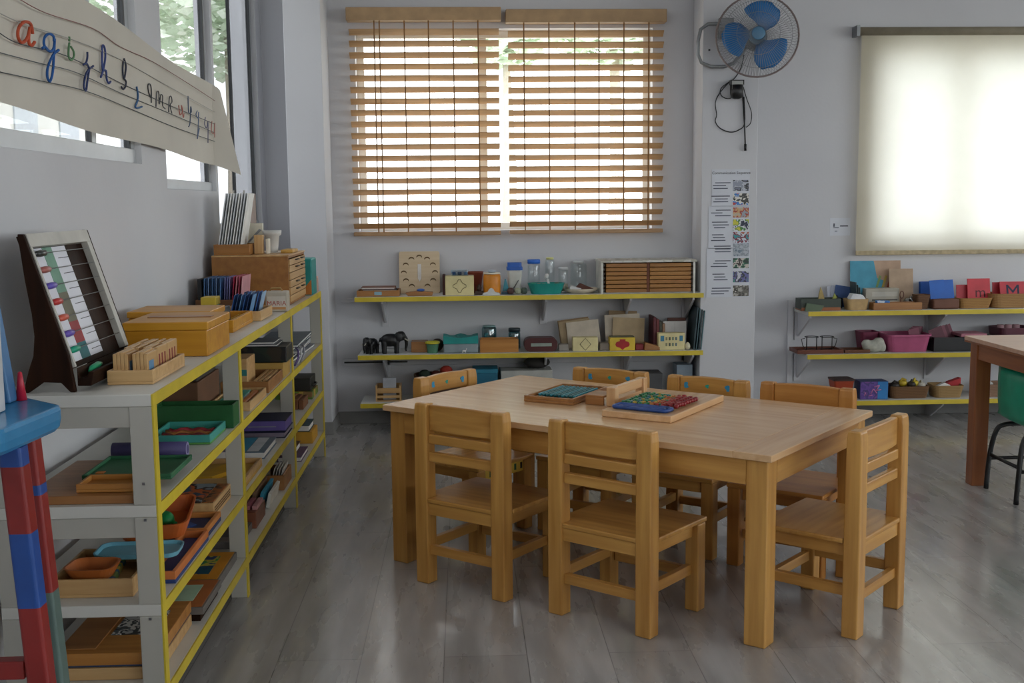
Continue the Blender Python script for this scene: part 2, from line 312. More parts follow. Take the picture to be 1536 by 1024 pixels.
def chair(label, xy, rz, w=.365, top=.605, rail=(.515, .6), slats=((.472, .504), (.412, .445)), stickers=False, wd=CW, strip=False):
    r = thing('child_chair', label, 'chair', (xy[0], xy[1], 0), rz, 'small wooden chairs around the work table')
    p = .052; d0, d1 = 0, .325; h = w/2
    for s in (-1, 1):
        x0 = s*(h-p/2)
        g = G(); ls = []
        for z, k in ((0, 1), (.30, 1), (top-.03, .92), (top-.008, .84), (top, .7)):
            dy = .048*k; yc = .024; ls.append([(x0-p/2*(1 if z < top-.01 else .93), yc-dy/2+(.0), z), (x0+p/2*(1 if z < top-.01 else .93), yc-dy/2, z), (x0+p/2*(1 if z < top-.01 else .93), yc+dy/2, z), (x0-p/2*(1 if z < top-.01 else .93), yc+dy/2, z)])
        g.loft(ls).obj('rear_post', wd['z'], r, .004)
        G().cbox((s*(h-.024), d1-.024, 0), .046, .046, .275).obj('front_leg', wd['z'], r, .004)
        G().box(s*(h-.034)-.01, s*(h-.034)+.01, .048, d1-.047, .115, .147).obj('side_stretcher', wd['y'], r, .002)
        G().box(s*(h-.030)-.009, s*(h-.030)+.009, .048, d1-.047, .235, .275).obj('side_apron', wd['y'], r, .002)
    hx = h-p
    g = G(); n = 9; ls = []
    for k in range(n):                                  # gently bowed top rail
        u = -1+2*k/(n-1); y = .012+.010*(1-u*u)*-1+.006; zt = rail[1]+.004*(1-u*u)
        ls.append([(u*hx, y, rail[0]), (u*hx, y+.022, rail[0]), (u*hx, y+.022, zt), (u*hx, y, zt)])
    tr = g.loft(ls).obj('top_rail', wd['x'], r, .004)
    for a, b_ in slats: G().box(-hx, hx, .012, .032, a, b_).obj('back_slat', wd['x'], r, .004)
    G().prism([(-h, .05), (-hx-.002, .05), (-hx-.002, .002), (hx+.002, .002), (hx+.002, .05), (h, .05), (h, d1+.006), (-h, d1+.006)], 'z', .276, .291).obj('seat', wd['x'], r, .004)
    G().box(-hx, hx, .008, .026, .235, .275).obj('rear_apron', wd['x'], r, .002)
    fa = G().box(-hx, hx, d1-.03, d1-.012, .235, .275).obj('front_apron', wd['x'], r, .002)
    G().box(-hx, hx, .012, .032, .10, .131).obj('rear_stretcher', wd['x'], r, .002)
    G().box(-hx, hx, d1-.034, d1-.014, .10, .131).obj('front_stretcher', wd['x'], r, .002)
    if stickers:
        for k, (x, m_) in enumerate(((-.085, STK), (0, STG), (.085, STK))):
            s = (.016, .010, .016)[k]; y = .040-.010*(1-(x/hx)**2)
            g = G().prism([(x+s*math.cos(t)*(.7+.3*math.sin(3*t+k)), (rail[0]+rail[1])/2+s*.75*math.sin(t)) for t in [2*PI*j/12 for j in range(12)]], 'y', y-.0005, y+.0012)
            g.obj('sticker', m_, r)
    if strip:
        g = G().box(-.13, .13, d1-.012, d1-.0105, .232, .274, 0)
        for k in range(7):
            x = -.11+.036*k; g.box(x, x+.012, d1-.0105, d1-.0098, .242, .266, 1+k % 2)
        g.obj('picture_strip', [P('#d9b64a', .5), BLACK, P('#2c5a3c')], r)
    return r
chair('wooden child chair at near left of table, back toward the viewer', (-.03, 3.55), -38.5)
chair('nearest wooden child chair, back to the viewer, middle of the near table side', (.381, 3.224), -41)
chair('wooden child chair at the right end of the table beside nearest table leg', (1.227, 3.195), 48)
kw = dict(w=.322, top=.597, rail=(.533, .595), slats=((.46, .485),), stickers=True)
chair('small chair with three stickers at left end of table, picture strip under its seat', (-.095, 4.375), -132, strip=True, **kw)
chair('small chair with three stickers on far table side, leftmost, behind the two wooden frames', (.585, 4.41), 145, **kw)
chair('small chair with three stickers on far table side, behind the coloured bead board', (.92, 4.16), 143, **kw)
chair('orange wooden chair without stickers at far right of table', (1.223, 3.922), 143, w=.34, top=.603, rail=(.528, .6), slats=((.45, .478),), wd=OW)
# ------------------------------------------------------------------ things on the work table
TZ = TT+.0006
t = thing('wooden_tray', 'shallow wooden tray of dark teal beads at the back left of the table', 'tray', (.362, 3.985, TZ), -31)
G().tray(.19, .30, .022, .01).obj('tray_frame', MW['y'], t, .002)
for k in range(10):
    x = -.068+.015*k; g = G(); g.tube([(x, -.085, .0155), (x, .115, .0155)], .0012, 6)
    for j in range(17): g.ball((x, -.08+.0118*j, .0165), .0062, 8)
    T('bead_chain', 'thin teal bead chain lying in the shallow tray, one of a row of ten', 'beads', g, P('#1c6a70', .35) if k % 3 else P('#2b8796', .35), (.362, 3.985, TZ), -31, 'teal bead chains in the shallow tray')
t = thing('bead_board', 'thick light wooden board under the coloured bead bars on the table', 'board', (.668, 3.722, TZ), -34)
G().box(-.122, .122, -.228, .228, 0, .022).obj('board', TW['y'], t, .003)
bx_ = Matrix.Translation((.668, 3.722, TZ+.022)) @ Matrix.Rotation(math.radians(-34), 4, 'Z')
def onb(x, y): p = bx_ @ Vector((x, y, 0)); return (p.x, p.y, p.z+.0003)
for k, (w_, d_) in enumerate(((.19, .056), (.155, .024))):
    pts = [(x, y, .007) for x, y in rrect(w_, d_, .014 if k == 0 else .008, 5)]
    T('bead_loop', ('outer' if k == 0 else 'inner')+' dark blue bead loop laid flat at the front of the bead board', 'beads', G().tube(pts, .0065 if k == 0 else .004, 8, True), P('#24478a', .35, .3, 60), onb(-.005, -.165), -34, 'blue bead loops')
cols = ['#17603a', '#227a48', '#1a666c', '#a88c30', '#2f7f58', '#b5722c', '#a54c28', '#942724', '#861a20', '#861a20']
for k in range(10):
    rnd = random.Random(k); g = G(); r_ = .0075 if k < 7 else .0096; n = 13 if k < 7 else 9; L = .22-.004*k
    g.tube([(0, 0, r_), (0, L, r_)], .0012, 6)
    for j in range(n): g.ball((rnd.uniform(-.0006, .0006), L*(j+.5)/n, r_+rnd.uniform(0, .004)), r_, 8, (j+k) % 4 if k < 7 else 0)
    cs = [cols[k], cols[k], cols[min(9, k+1)], cols[max(0, k-2)]] if k < 7 else [cols[k]]
    T('bead_bar', ('green and teal', 'bright green', 'dark teal', 'yellow', 'green and orange', 'orange', 'rust orange', 'large bright red', 'large dark red', 'large dark red rightmost')[k]+' bead bar lying on the bead board, number %s from the left' % ('one two three four five six seven eight nine ten'.split()[k]), 'beads', g, [P(c, .3) for c in cs], onb(-.098+.0205*k+(.004 if k > 7 else 0), -.125), -34, 'coloured bead bars on the board')
t = thing('wooden_stand', 'upright light wooden frame with a slot standing on the table between tray and board', 'stand', (.565, 3.885, TZ), 57)
w_ = .24
G().cbox((-w_/2+.0, 0, 0), .03, .034, .066).obj('post', TW['z'], t, .003); G().cbox((w_/2, 0, 0), .03, .034, .066).obj('post', TW['z'], t, .003)
G().box(-w_/2+.015, w_/2-.015, -.009, .009, .034, .066).obj('upper_rail', TW['x'], t, .002); G().box(-w_/2+.015, w_/2-.015, -.009, .009, .0, .022).obj('lower_rail', TW['x'], t, .002)
T('wooden_ramp', 'small open wedge shaped wooden block on the table left of the slotted frame', 'block', G().box(-.035, .035, -.05, .05, .026, .034).prism([(-.05, 0), (-.04, 0), (-.04, .026), (-.05, .026)], 'x', -.035, .035).box(-.035, -.028, -.04, .05, 0, .026), MW['x'], (.468, 3.853, TZ), -34, None, .002)
# ------------------------------------------------------------------ left shelf unit
SX, SB = -.707, -1.075; YS = (2.556, 3.57, 4.648, 5.584); ZS = (.829, .572, .337, .132)
WSH = P('#d0cec6', .5, .06, 5); WSP = P('#b4b1a7', .5, .06, 5)  # boards painted lighter for window glare; posts and rails a duller white
sh = thing('shelf_unit', 'long white open shelf unit with yellow edges along the left wall', 'shelf', (0, 0, 0))
for k, z in enumerate(ZS):
    y0, y1 = YS[0]+(0 if k == 0 else .0), YS[3]+.03
    o = G().box(SB, SX-.004, y0, y1, z-.028, z).obj('shelf_board', WSH, sh, .002)
    G().box(SX-.004, SX, y0, y1, z-.028, z).obj('yellow_edge', YEL, o)
for k, y in enumerate(YS):
    y0 = y if k in (0, 3) else y-.026; zs = [0]+[v for z in reversed(ZS[1:]) for v in (z-.028, z)]+[ZS[0]-.028]
    for xa in (SX-.055, SB):
        g = G(); gy = G()
        for j in range(0, len(zs), 2):
            g.box(xa, xa+.051, y0, y0+.03, zs[j]+.0003, zs[j+1]-.0003)
            if xa > -1: gy.box(SX-.004, SX, y0, y0+.03, zs[j]+.0003, zs[j+1]-.0003)
        o = g.obj('post', WSP, sh, .002)
        if xa > -1: gy.obj('yellow_edge', YEL, o)
    for z, hh in ((ZS[0], .048), (ZS[1], .048), (ZS[3], .05)):
        G().box(SB+.051, SX-.055, y0+.003, y0+.024, z-.028-hh, z-.0285).obj('rail', WSP, sh, .001)
g = G()
for z in (.535, .30, .62): g.cbox((SX-.03, YS[0]-.0008, z), .006, .0016, .006)
g.obj('screw', METAL, sh)
# ------------------------------------------------------------------ back and right wall shelves
def wall_shelf(name, label, x0, x1, zt, brk, yf=6.165):
    r = thing(name, label, 'shelf', (0, 0, 0))
    G().box(x0, x1, yf+.006, YB, zt-.024, zt).obj('board', P('#d5d6d2', .5, .05, 5), r, .002)
    G().box(x0, x1, yf, yf+.006, zt-.026, zt-.001).obj('yellow_edge', YEL, r)
    for x in brk:
        g = G().box(x-.02, x+.02, YB-.012, YB, zt-.19, zt-.0245).prism([(YB-.012, zt-.024), (yf+.04, zt-.024), (yf+.04, zt-.04), (YB-.012, zt-.17)], 'x', x-.006, x+.006)
        g.obj('bracket', WALL, r, .001)
    return r
BZ, RZ = (.750, .431, .163), (.638, .397, .132)
for z, x0, lb in zip(BZ, (-.597, -.587, -.58), ('upper', 'middle', 'lower')):
    wall_shelf('wall_shelf', lb+' yellow edged white shelf under the slatted blinds', x0, 1.318, z, (-.30 if lb == 'lower' else -.45, .45, .92, 1.27))
for z, lb in zip(RZ, ('upper', 'middle', 'lower')):
    wall_shelf('wall_shelf', lb+' yellow edged white shelf under the fabric roller shade', 1.905, 4.3, z, (1.93, 2.7, 3.5))
T('wall_upright', 'narrow white upright on the wall at the left ends of the right shelves', 'rail', G().box(1.868, 1.898, YB-.02, YB, .02, .68), WALL, (0, 0, 0))
# ------------------------------------------------------------------ blinds
SLT = wood('#a58258', '#cfab80', 'x', .6, .5); HEAD = P('#b3936c', .5)
def blind(label, x0, x1, cords, zt, zb):
    r = thing('window_blind', label, 'blind', (0, 0, 0)); y = YB-.045
    G().box(x0-.012, x1+.012, YB-.085, YB-.002, zt-.07, zt).obj('headrail', HEAD, r, .004)
    n = 18; pitch = (zt-.085-(zb+.035))/n; g = G()
    for k in range(n):
        z = zb+.055+pitch*k; M_ = Matrix.Translation((0, y, z)) @ Matrix.Rotation(math.radians(-33), 4, 'X')
        g.box(x0, x1, -.025, .025, -.0015, .0015, 0, M_)
    g.obj('slats', SLT, r)
    G().box(x0, x1, y-.025, y+.025, zb, zb+.022).obj('bottom_rail', P('#b08c66', .5), r, .003)
    for u in cords:
        x = x0+(x1-x0)*u; G().box(x-.0035, x+.0035, y-.028, y-.0265, zb+.02, zt-.065).obj('cord', P('#8a6236', .7), r)
    return r
blind('left wooden slatted blind over the back window', -.612, .212, (.17, .205, .37, .53, .695, .86), 2.318, 1.075)
blind('right wooden slatted blind over the back window', .262, 1.128, (.1, .26, .425, .58, .74, .9), 2.305, 1.078)
# ------------------------------------------------------------------ roller shade
m = bpy.data.materials.new('shade_fabric'); m.use_nodes = True; nt = m.node_tree; nt.nodes.clear()
o_ = nt.nodes.new('ShaderNodeOutputMaterial'); mx = nt.nodes.new('ShaderNodeMixShader'); dd = nt.nodes.new('ShaderNodeBsdfDiffuse'); tl = nt.nodes.new('ShaderNodeBsdfTranslucent')
cl = ramp(nt, noise(nt, 3, 5), [(.3, lin('#cbbf9f')), (.7, lin('#d8ceb2'))]); nt.links.new(cl, dd.inputs[0]); nt.links.new(ramp(nt, noise(nt, 5, 4), [(.3, lin('#e6e6e2')), (.7, lin('#efeeea'))]), tl.inputs[0])
mx.inputs[0].default_value = .48; nt.links.new(dd.outputs[0], mx.inputs[1]); nt.links.new(tl.outputs[0], mx.inputs[2]); nt.links.new(mx.outputs[0], o_.inputs[0])
r = thing('roller_shade', 'cream fabric roller shade pulled down over the right window', 'shade', (0, 0, 0))
g = G(); n = 12
v = []; f = []
for j in range(15):
    for k in range(n+1):
        x = 2.243+(4.2-2.243)*k/n; z = .955+(2.17-.955)*j/14; v.append((x+.0*z, YB-.05+.006*math.sin(k*1.7+j*.4)*(1-j/14), z))
for j in range(14):
    for k in range(n): a = j*(n+1)+k; f.append((a, a+1, a+n+2, a+n+1))
G().add(v, f, 0, None, True).obj('fabric', m, r)
G().tube([(2.22, YB-.045, 2.185), (4.22, YB-.045, 2.185)], .024, 14).obj('roller', P('#8f8672', .6), r); G().cbox((2.215, YB-.04, 2.155), .02, .08, .06).obj('end_bracket', METAL, r, .002)
G().box(2.243, 4.2, YB-.056, YB-.044, .935, .96).obj('hem_bar', P('#b7a684', .7, .2, 40), r, .003)
# ------------------------------------------------------------------ wall fan on the pillar
FB = P('#1f6fae', .4, .08); FG = P('#8b8d8f', .4, .05, 8, .5)
r = thing('wall_fan', 'wall fan with three blue blades in a round wire cage on the pillar', 'fan', (0, 0, 0))
fc = at(1136, 54, Y=5.97); FM = Matrix.Translation(fc) @ Matrix.Rotation(math.radians(-9), 4, 'Z') @ Matrix.Rotation(math.radians(84), 4, 'X')   # local z -> towards the room
R_ = .212
g = G(); circ = lambda r_, z, n=40: [(r_*math.cos(2*PI*k/n), r_*math.sin(2*PI*k/n), z) for k in range(n)]
g.tube(circ(R_, .0), .005, 8, True, 0, FM).obj('cage_rim', P('#7d6f6c', .5), r)
g = G(); n = 84
for k in range(n):
    a = 2*PI*k/n; c_, s_ = math.cos(a), math.sin(a); g.tube([(R_*c_, R_*s_, 0), (.17*c_, .17*s_, .045), (.10*c_, .10*s_, .06), (.035*c_, .035*s_, .063)], .0009, 4, False, 0, FM)
for r_, z in ((.175, .043), (.11, .059)): g.tube(circ(r_, z), .0012, 5, True, 0, FM)
g.obj('front_guard', FG, r)
g = G()
for k in range(n):
    a = 2*PI*k/n; c_, s_ = math.cos(a), math.sin(a); g.tube([(R_*c_, R_*s_, 0), (.17*c_, .17*s_, -.05), (.06*c_, .06*s_, -.06)], .0009, 4, False, 0, FM)
g.obj('rear_guard', FG, r)
for k, a0 in enumerate((62, 172, 292)):
    g = G(); v = []; f = []; nr, na = 9, 9
    for i_ in range(nr):
        u = i_/(nr-1); rr = .04+.145*u; half = math.radians(16+26*math.sin(PI*min(1, u*.62+.12))); lead = math.radians(22*u)
        for j in range(na):
            w_ = -1+2*j/(na-1); a = math.radians(a0)+lead+half*w_; re = rr-(.035*(w_*.6+.4)**2*u if w_ > -.6 else .01*u)
            v.append((re*math.cos(a), re*math.sin(a), .012+.022*w_))
    for i_ in range(nr-1):
        for j in range(na-1): p = i_*na+j; f.append((p, p+1, p+na+1, p+na))
    o = g.add(v, f, 0, FM, True).obj('blade', FB, r); q = o.modifiers.new('s', 'SOLIDIFY'); q.thickness = .003
G().lathe([(.001, .05), (.03, .048), (.042, .03), (.044, -.005), (.03, -.012)], 24, 0, FM).obj('hub', P('#6f95b3', .35), r)
G().lathe([(.001, .0662), (.03, .066), (.036, .06), (.034, .052)], 24, 0, FM).obj('badge', P('#557f9f', .35), r)
G().lathe([(.028, -.01), (.055, -.03), (.058, -.10), (.045, -.135), (.01, -.14)], 24, 0, FM).obj('motor', P('#5a6066', .4), r)
c0, c1 = at(1048, 36, Y=6.15), at(1092, 100, Y=6.15)
lp = [at(px, py, Y=6.165) for px, py in ((1082, 35), (1062, 36), (1051, 44), (1047, 62), (1047, 82), (1052, 94), (1066, 100), (1086, 100), (1100, 95), (1112, 82))]
lp = lp+[fc+Vector((-.02, .13, -.03))]
G().tube(lp, .0095, 10).obj('bracket_arm', FG, r)
G().box(lp[0].x-.01, lp[0].x+.07, 6.17, 6.2, lp[0].z-.08, lp[0].z+.03).obj('wall_plate', FG, r, .004)
o = T('power_plug', 'black plug adapter with a pale label hanging on the pillar below the fan', 'plug', G().lathe([(.012, -.055), (.03, -.048), (.036, -.02), (.036, .02)], 16).box(-.036, .036, -.02, .02, .02, .045), BLACK, at(1105, 133, Y=6.143))
G().box(-.03, .03, -.0212, -.02, -.004, .04).obj('pale_label', P('#a9aaa6'), o)
def cord_pts(pix, Y=6.192): return [at(px, py, Y=Y) for px, py in pix]
def smooth(pts, n=5):
    out = []; P_ = [pts[0]]+list(pts)+[pts[-1]]
    for i_ in range(1, len(P_)-2):
        a, b_, c_, d_ = P_[i_-1:i_+3]
        for k in range(n):
            t_ = k/n; out.append(.5*((2*b_)+(c_-a)*t_+(2*a-5*b_+4*c_-d_)*t_*t_+(3*b_-a-3*c_+d_)*t_**3))
    out.append(pts[-1]); return out
r = thing('looped_cable', 'looped black power cord hanging down the pillar below the fan', 'cord', (0, 0, 0))
G().tube(smooth(cord_pts([(1116, 82), (1112, 100), (1103, 116), (1090, 127), (1078, 142), (1073, 155), (1075, 172), (1073, 182), (1080, 192), (1095, 198), (1108, 195), (1117, 184), (1116, 145)])), .0028, 6).obj('loop', BLACK, r)
G().tube(smooth(cord_pts([(1098, 120), (1082, 132), (1082, 143), (1092, 148), (1102, 144)], 6.188)), .0025, 6).obj('loop', BLACK, r)
G().tube(smooth(cord_pts([(1115, 130), (1120, 148), (1127, 168), (1126, 184), (1119, 191)], 6.186)), .0025, 6).obj('loop', BLACK, r)
G().tube(cord_pts([(1114, 140), (1117, 190), (1118, 220)], 6.185), .0038, 8).tube(cord_pts([(1118, 216), (1118, 226)], 6.185), .007, 8).obj('hanging_end', BLACK, r)
T('wall_screw', 'small dark screw in the pillar inside the fan bracket loop', 'screw', G().ball((0, 0, 0), .006, 8), DARK, at(1064, 75, Y=6.197))
# ------------------------------------------------------------------ picture chart on the pillar
r = thing('routine_chart', 'tall paper chart of text strips and small photos taped to the pillar', 'poster', (0, 0, 0))
Yp = 6.1985; SHEET = P('#d3d6de', .7, .03)
def pq(g, px0, py0, px1, py1, Y, mi=0, th=.0008):
    a, b_ = at(px0, py0, Y=Y), at(px1, py1, Y=Y); return g.box(min(a.x, b_.x), max(a.x, b_.x), Y-th, Y, min(a.z, b_.z), max(a.z, b_.z), mi)
pq(pq(pq(G(), 1068, 254, 1124, 309, Yp), 1063, 309.2, 1124, 372, Yp), 1060, 372.2, 1124, 445, Yp).obj('paper_sheet', SHEET, r)
h0 = at(1097, 261, Y=Yp-.001); text('heading', 'Communication Sequence', .020, P('#15161c'), r, h0, (PI/2, 0, 0))
INK = P('#4a4d5c', .7)
rows = [(270, 286), (290, 307), (311, 326), (329, 346), (348, 364), (365, 384), (387, 402), (407, 423), (428, 444)]
phs = [['#8d93a3', '#b9bdc8', '#2b2c30', '#6f7486'], ['#b9402f', '#2f78c4', '#ddd9d0', '#3a3a34'], ['#b8aa98', '#caa070', '#a8402f', '#9aa0a8'], ['#c8c33c', '#3d7a34', '#d6d8dc', '#1d2440'], ['#2f8f96', '#7a2038', '#c8d0d8', '#b0583c'], ['#b4b8c2', '#8d949c', '#a9b0ba', '#6f7c8a'], ['#20362c', '#2f6a50', '#c8c0b8', '#3a2c28'], ['#c8c8d4', '#30343c', '#6a68a0', '#2f8f6a'], ['#a8a49c', '#6a665e', '#3a3630', '#c8c4ba']]
for k, (a, b_) in enumerate(rows):
    pq(G(), 1099.5, a, 1123, b_, Yp-.0008).obj('photo', pattern('photo_%d' % k, phs[k], 38, .4, 'noise'), r)
    g = G(); rnd = random.Random(k)
    for j in range(3):
        y = a+3.5+j*4.2; x0 = 1066+rnd.uniform(0, 8); pq(g, x0, y, min(1096, x0+rnd.uniform(16, 30)), y+1.1, Yp-.0009, 0, .0004)
    g.obj('text_line', INK, r)
r = thing('paper_note', 'small white paper note taped beside the roller shade', 'note', (0, 0, 0))
pq(G(), 1245, 327, 1275, 353, YB-.0005).obj('sheet', SHEET, r); g = G()
for a in ((1250, 335, 1252, 340), (1250, 341, 1258, 342), (1260, 338, 1272, 339.5), (1252, 346, 1256, 347)): pq(g, *a, YB-.0014, 0, .0003)
g.obj('pen_marks', INK, r)
# ------------------------------------------------------------------ alphabet banner across the left windows
XP = -1.078
r = thing('alphabet_banner', 'long paper banner of handwritten cursive letters hung across the left windows', 'banner', (0, 0, 0))
PAP = P('#cfc9bd', .75, .05, 3)
def bz(y, top): # banner edge heights along the wall
    return (1.850-.040*(y-3.0)+.006*math.sin(4*y)) if top else (1.492-.028*(y-2.73)+.004*math.sin(5*y))
v = []; f = []; n = 40; y0_, y1_ = 2.0, 5.06
for k in range(n+1):
    y = y0_+(y1_-y0_)*k/n
    for j in range(5): v.append((XP+.006*math.sin(3.3*y+j*.5), y, bz(y, False)+(bz(y, True)-bz(y, False))*j/4))
for k in range(n):
    for j in range(4): a = k*5+j; f.append((a, a+1, a+6, a+5))
fl = [v[-1], v[-5]]
v2 = []; m_ = 6
for k in range(m_+1):
    u = k/m_; bt = Vector(fl[1]).lerp(Vector((-.985, 5.14, 1.386)), u); tp_ = Vector(fl[0]).lerp(Vector((-1.055, 5.10, 1.752)), u)
    for j in range(5): p = bt.lerp(tp_, j/4) if k else Vector(v[n*5+j]); v2.append((p.x+.004*math.sin(u*PI), p.y, p.z))
f2 = [(k*5+j, k*5+j+1, k*5+j+6, k*5+j+5) for k in range(m_) for j in range(4)]
G().add(v, f, 0, None, True).add(v2, f2, 0, None, True).obj('paper', PAP, r)
XI = XP+.009
def pl(pix, X=XI): return [at(px, py, X=X) for px, py in pix]
for pix, c in (([(28, -2), (70, 20), (140, 43), (180, 70), (230, 93), (290, 130), (322, 151)], '#8a5a54'), ([(0, 20), (40, 38), (110, 60), (180, 89), (250, 128), (322, 168)], '#a8a6a0'), ([(0, 50), (30, 66), (100, 84), (180, 124), (250, 156), (322, 186)], '#3c4046'), ([(0, 79), (60, 95), (115, 109), (180, 139), (250, 168), (322, 199)], '#4f5658'), ([(0, 108), (60, 121), (130, 137), (200, 165), (260, 190), (322, 212)], '#3f4648')):
    G().tube(smooth(pl(pix)), .0013, 5).obj('ruled_line', P(c, .7), r)
k_ = 150/1024
LT = [('#c0502f', [[(49, 51), (46, 36), (36, 33), (28, 42), (27, 55), (31, 63), (37, 62), (42, 54), (45, 40), (43, 55), (44, 66), (48, 68), (52, 63)]], .0075),
 ('#1f5aa0', [[(81, 62), (80, 54), (73, 51), (67, 56), (66, 66), (70, 74), (77, 77), (81, 70), (82, 58), (81, 80), (79, 108), (75, 122), (71, 115), (72, 100), (80, 82), (88, 75)], [(63, 73), (67, 70), (71, 74)]], .0065),
 ('#5f8a62', [[(104, 64), (103, 74), (103, 85), (107, 90), (111, 84), (110, 76), (106, 70)], [(104, 55), (104, 62)]], .0055),
 ('#33416f', [[(131, 78), (131, 86), (129, 94), (125, 97), (130, 95), (134, 102), (140, 99)], [(134, 103), (131, 122), (129, 136), (126, 130), (128, 114), (133, 104)]], .0055),
 ('#3f4f8a', [[(151, 116), (155, 104), (158, 86), (157, 72), (154, 68), (153, 80), (154, 104), (159, 106), (160, 118), (163, 125), (166, 122)]], .0055),
 ('#33384a', [[(186, 88), (189, 98), (188, 110), (186, 118), (184, 106), (185, 92)], [(186, 118), (189, 122), (188, 130), (185, 134), (182, 130)]], .005),
 ('#3f6a9a', [[(205, 130), (207, 142), (206, 152), (203, 160), (207, 162), (213, 160)]], .0055), ('#4a4a4c', [[(226, 146), (223, 138), (222, 128), (225, 126), (227, 134), (227, 154)]], .005),
 ('#55555a', [[(234, 160), (235, 140), (238, 138), (239, 156), (241, 143), (244, 144), (244, 158), (248, 163)]], .0045), ('#55555a', [[(253, 168), (254, 147), (257, 145), (258, 153), (255, 158), (258, 170)]], .0045),
 ('#b06a5f', [[(268, 158), (270, 172), (274, 166), (272, 158), (275, 176), (276, 170)]], .0045), ('#4f5f7a', [[(282, 144), (283, 168), (287, 168), (286, 160), (285, 184), (283, 190)]], .005),
 ('#5f6f90', [[(296, 166), (294, 172), (297, 177), (298, 168), (297, 196), (296, 208), (299, 192)]], .0045), ('#6a6a88', [[(308, 176), (307, 186), (310, 192), (312, 182), (312, 214)]], .0045), ('#b87a72', [[(318, 182), (317, 196), (321, 200), (322, 184), (322, 206)]], .0045)]
for c, strokes, wd in LT:
    g = G(); wd *= .7 if strokes[0][0][0] > 215 else .9
    for s in strokes: g.tube(smooth(pl(s), 4), wd*.62, 6)
    g.obj('letter', P(c, .7), r)
# ================================================================== helpers for small things
def ctr(x0, x1, y0, y1): return (x0+x1)/2, (y0+y1)/2, x1-x0, y1-y0
def tray(label, mat, x0, x1, y0, y1, z, h, t=.008, rz=0, group=None, name='wooden_tray', cat='tray', inner=None, rx=0, ry=0):
    cx, cy, w, d = ctr(x0, x1, y0, y1)
    return T(name, label, cat, G().tray(w, d, h, t, 0, None, None, 1 if inner else None), [mat, inner] if inner else mat, (cx, cy, z+.0005), rz, group, .0015, rx, ry)
def box(label, mat, x0, x1, y0, y1, z, h, rz=0, group=None, name='box', cat='box', bev=.003, lid=None, lh=.02, rx=0, ry=0):
    cx, cy, w, d = ctr(x0, x1, y0, y1)
    z += w/2*abs(math.sin(math.radians(ry)))+d/2*abs(math.sin(math.radians(rx)))
    o = T(name, label, cat, G().box(-w/2, w/2, -d/2, d/2, 0, h-(lh if lid else 0)), mat, (cx, cy, z+.0005), rz, group, bev, rx, ry)
    if lid: G().box(-w/2-.003, w/2+.003, -d/2-.003, d/2+.003, h-lh+.0003, h).obj('lid', lid, o, bev)
    return o
def book(label, mat, x0, x1, y0, y1, z, h, rz=0, group=None, spine='x', pages=PAPER, rx=0, ry=0, name='book', cat='book'):
    cx, cy, w, d = ctr(x0, x1, y0, y1); t = min(.003, h*.2)
    g = G().box(-w/2, w/2, -d/2, d/2, 0, t).box(-w/2, w/2, -d/2, d/2, h-t, h)
    g.box(-w/2, -w/2+.003, -d/2, d/2, t, h-t) if spine == 'x' else g.box(-w/2, w/2, d/2-.003, d/2, t, h-t)
    o = T(name, label, cat, g, mat, (cx, cy, z+.0005), rz, group, 0, rx, ry)
    G().box(-w/2+.004, w/2-.004, -d/2+.004, d/2-.004, t+.0002, h-t-.0002).obj('pages', pages, o); return o
def X_(px, Y=6.2, py=440): return at(px, py, Y=Y).x
def pz(n, Y=6.2): return n*Y/1697
def sbox(label, mat, p0, p1, hp, z, y0, d, **k):       # box on a wall shelf: pixel extent at its front face, height in pixels
    return box(label, mat, X_(p0, y0), X_(p1, y0), y0, y0+d, z, pz(hp, y0), **k)
def stray(label, mat, p0, p1, hp, z, y0, d, **k): return tray(label, mat, X_(p0, y0), X_(p1, y0), y0, y0+d, z, pz(hp, y0), **k)
def basket(label, mat, p0, p1, hp, z, y0, d, fl=.012, r=.03, name='basket', cat='basket', group=None, rim=0, t=.005, rimmat=None):
    x0, x1 = X_(p0, y0), X_(p1, y0); return T(name, label, cat, G().bin(x1-x0, d, pz(hp, y0), t, fl, r, 0, None, None, rim), mat, ((x0+x1)/2, y0+d/2, z+.0005), 0, group)
def cards(n, label, mats, x0, dx, y0, y1, z, h, group, lean=0, name='card', th=.002, ax='x', cat='card'):
    out = []
    for k in range(n):
        d = y1-y0; m_ = mats[k % len(mats)]
        g = G().box(-th/2, th/2, -d/2, d/2, 0, h) if ax == 'x' else G().box(-d/2, d/2, -th/2, th/2, 0, h)
        lb = label if isinstance(label, str) else label[k]
        loc = (x0+dx*k, (y0+y1)/2, z+.0008) if ax == 'x' else ((y0+y1)/2, x0+dx*k, z+.0008)
        out.append(T(name, lb, cat, g, m_, loc, 0, group, 0, 0 if ax == 'x' else lean, lean if ax == 'x' else 0))
    return out
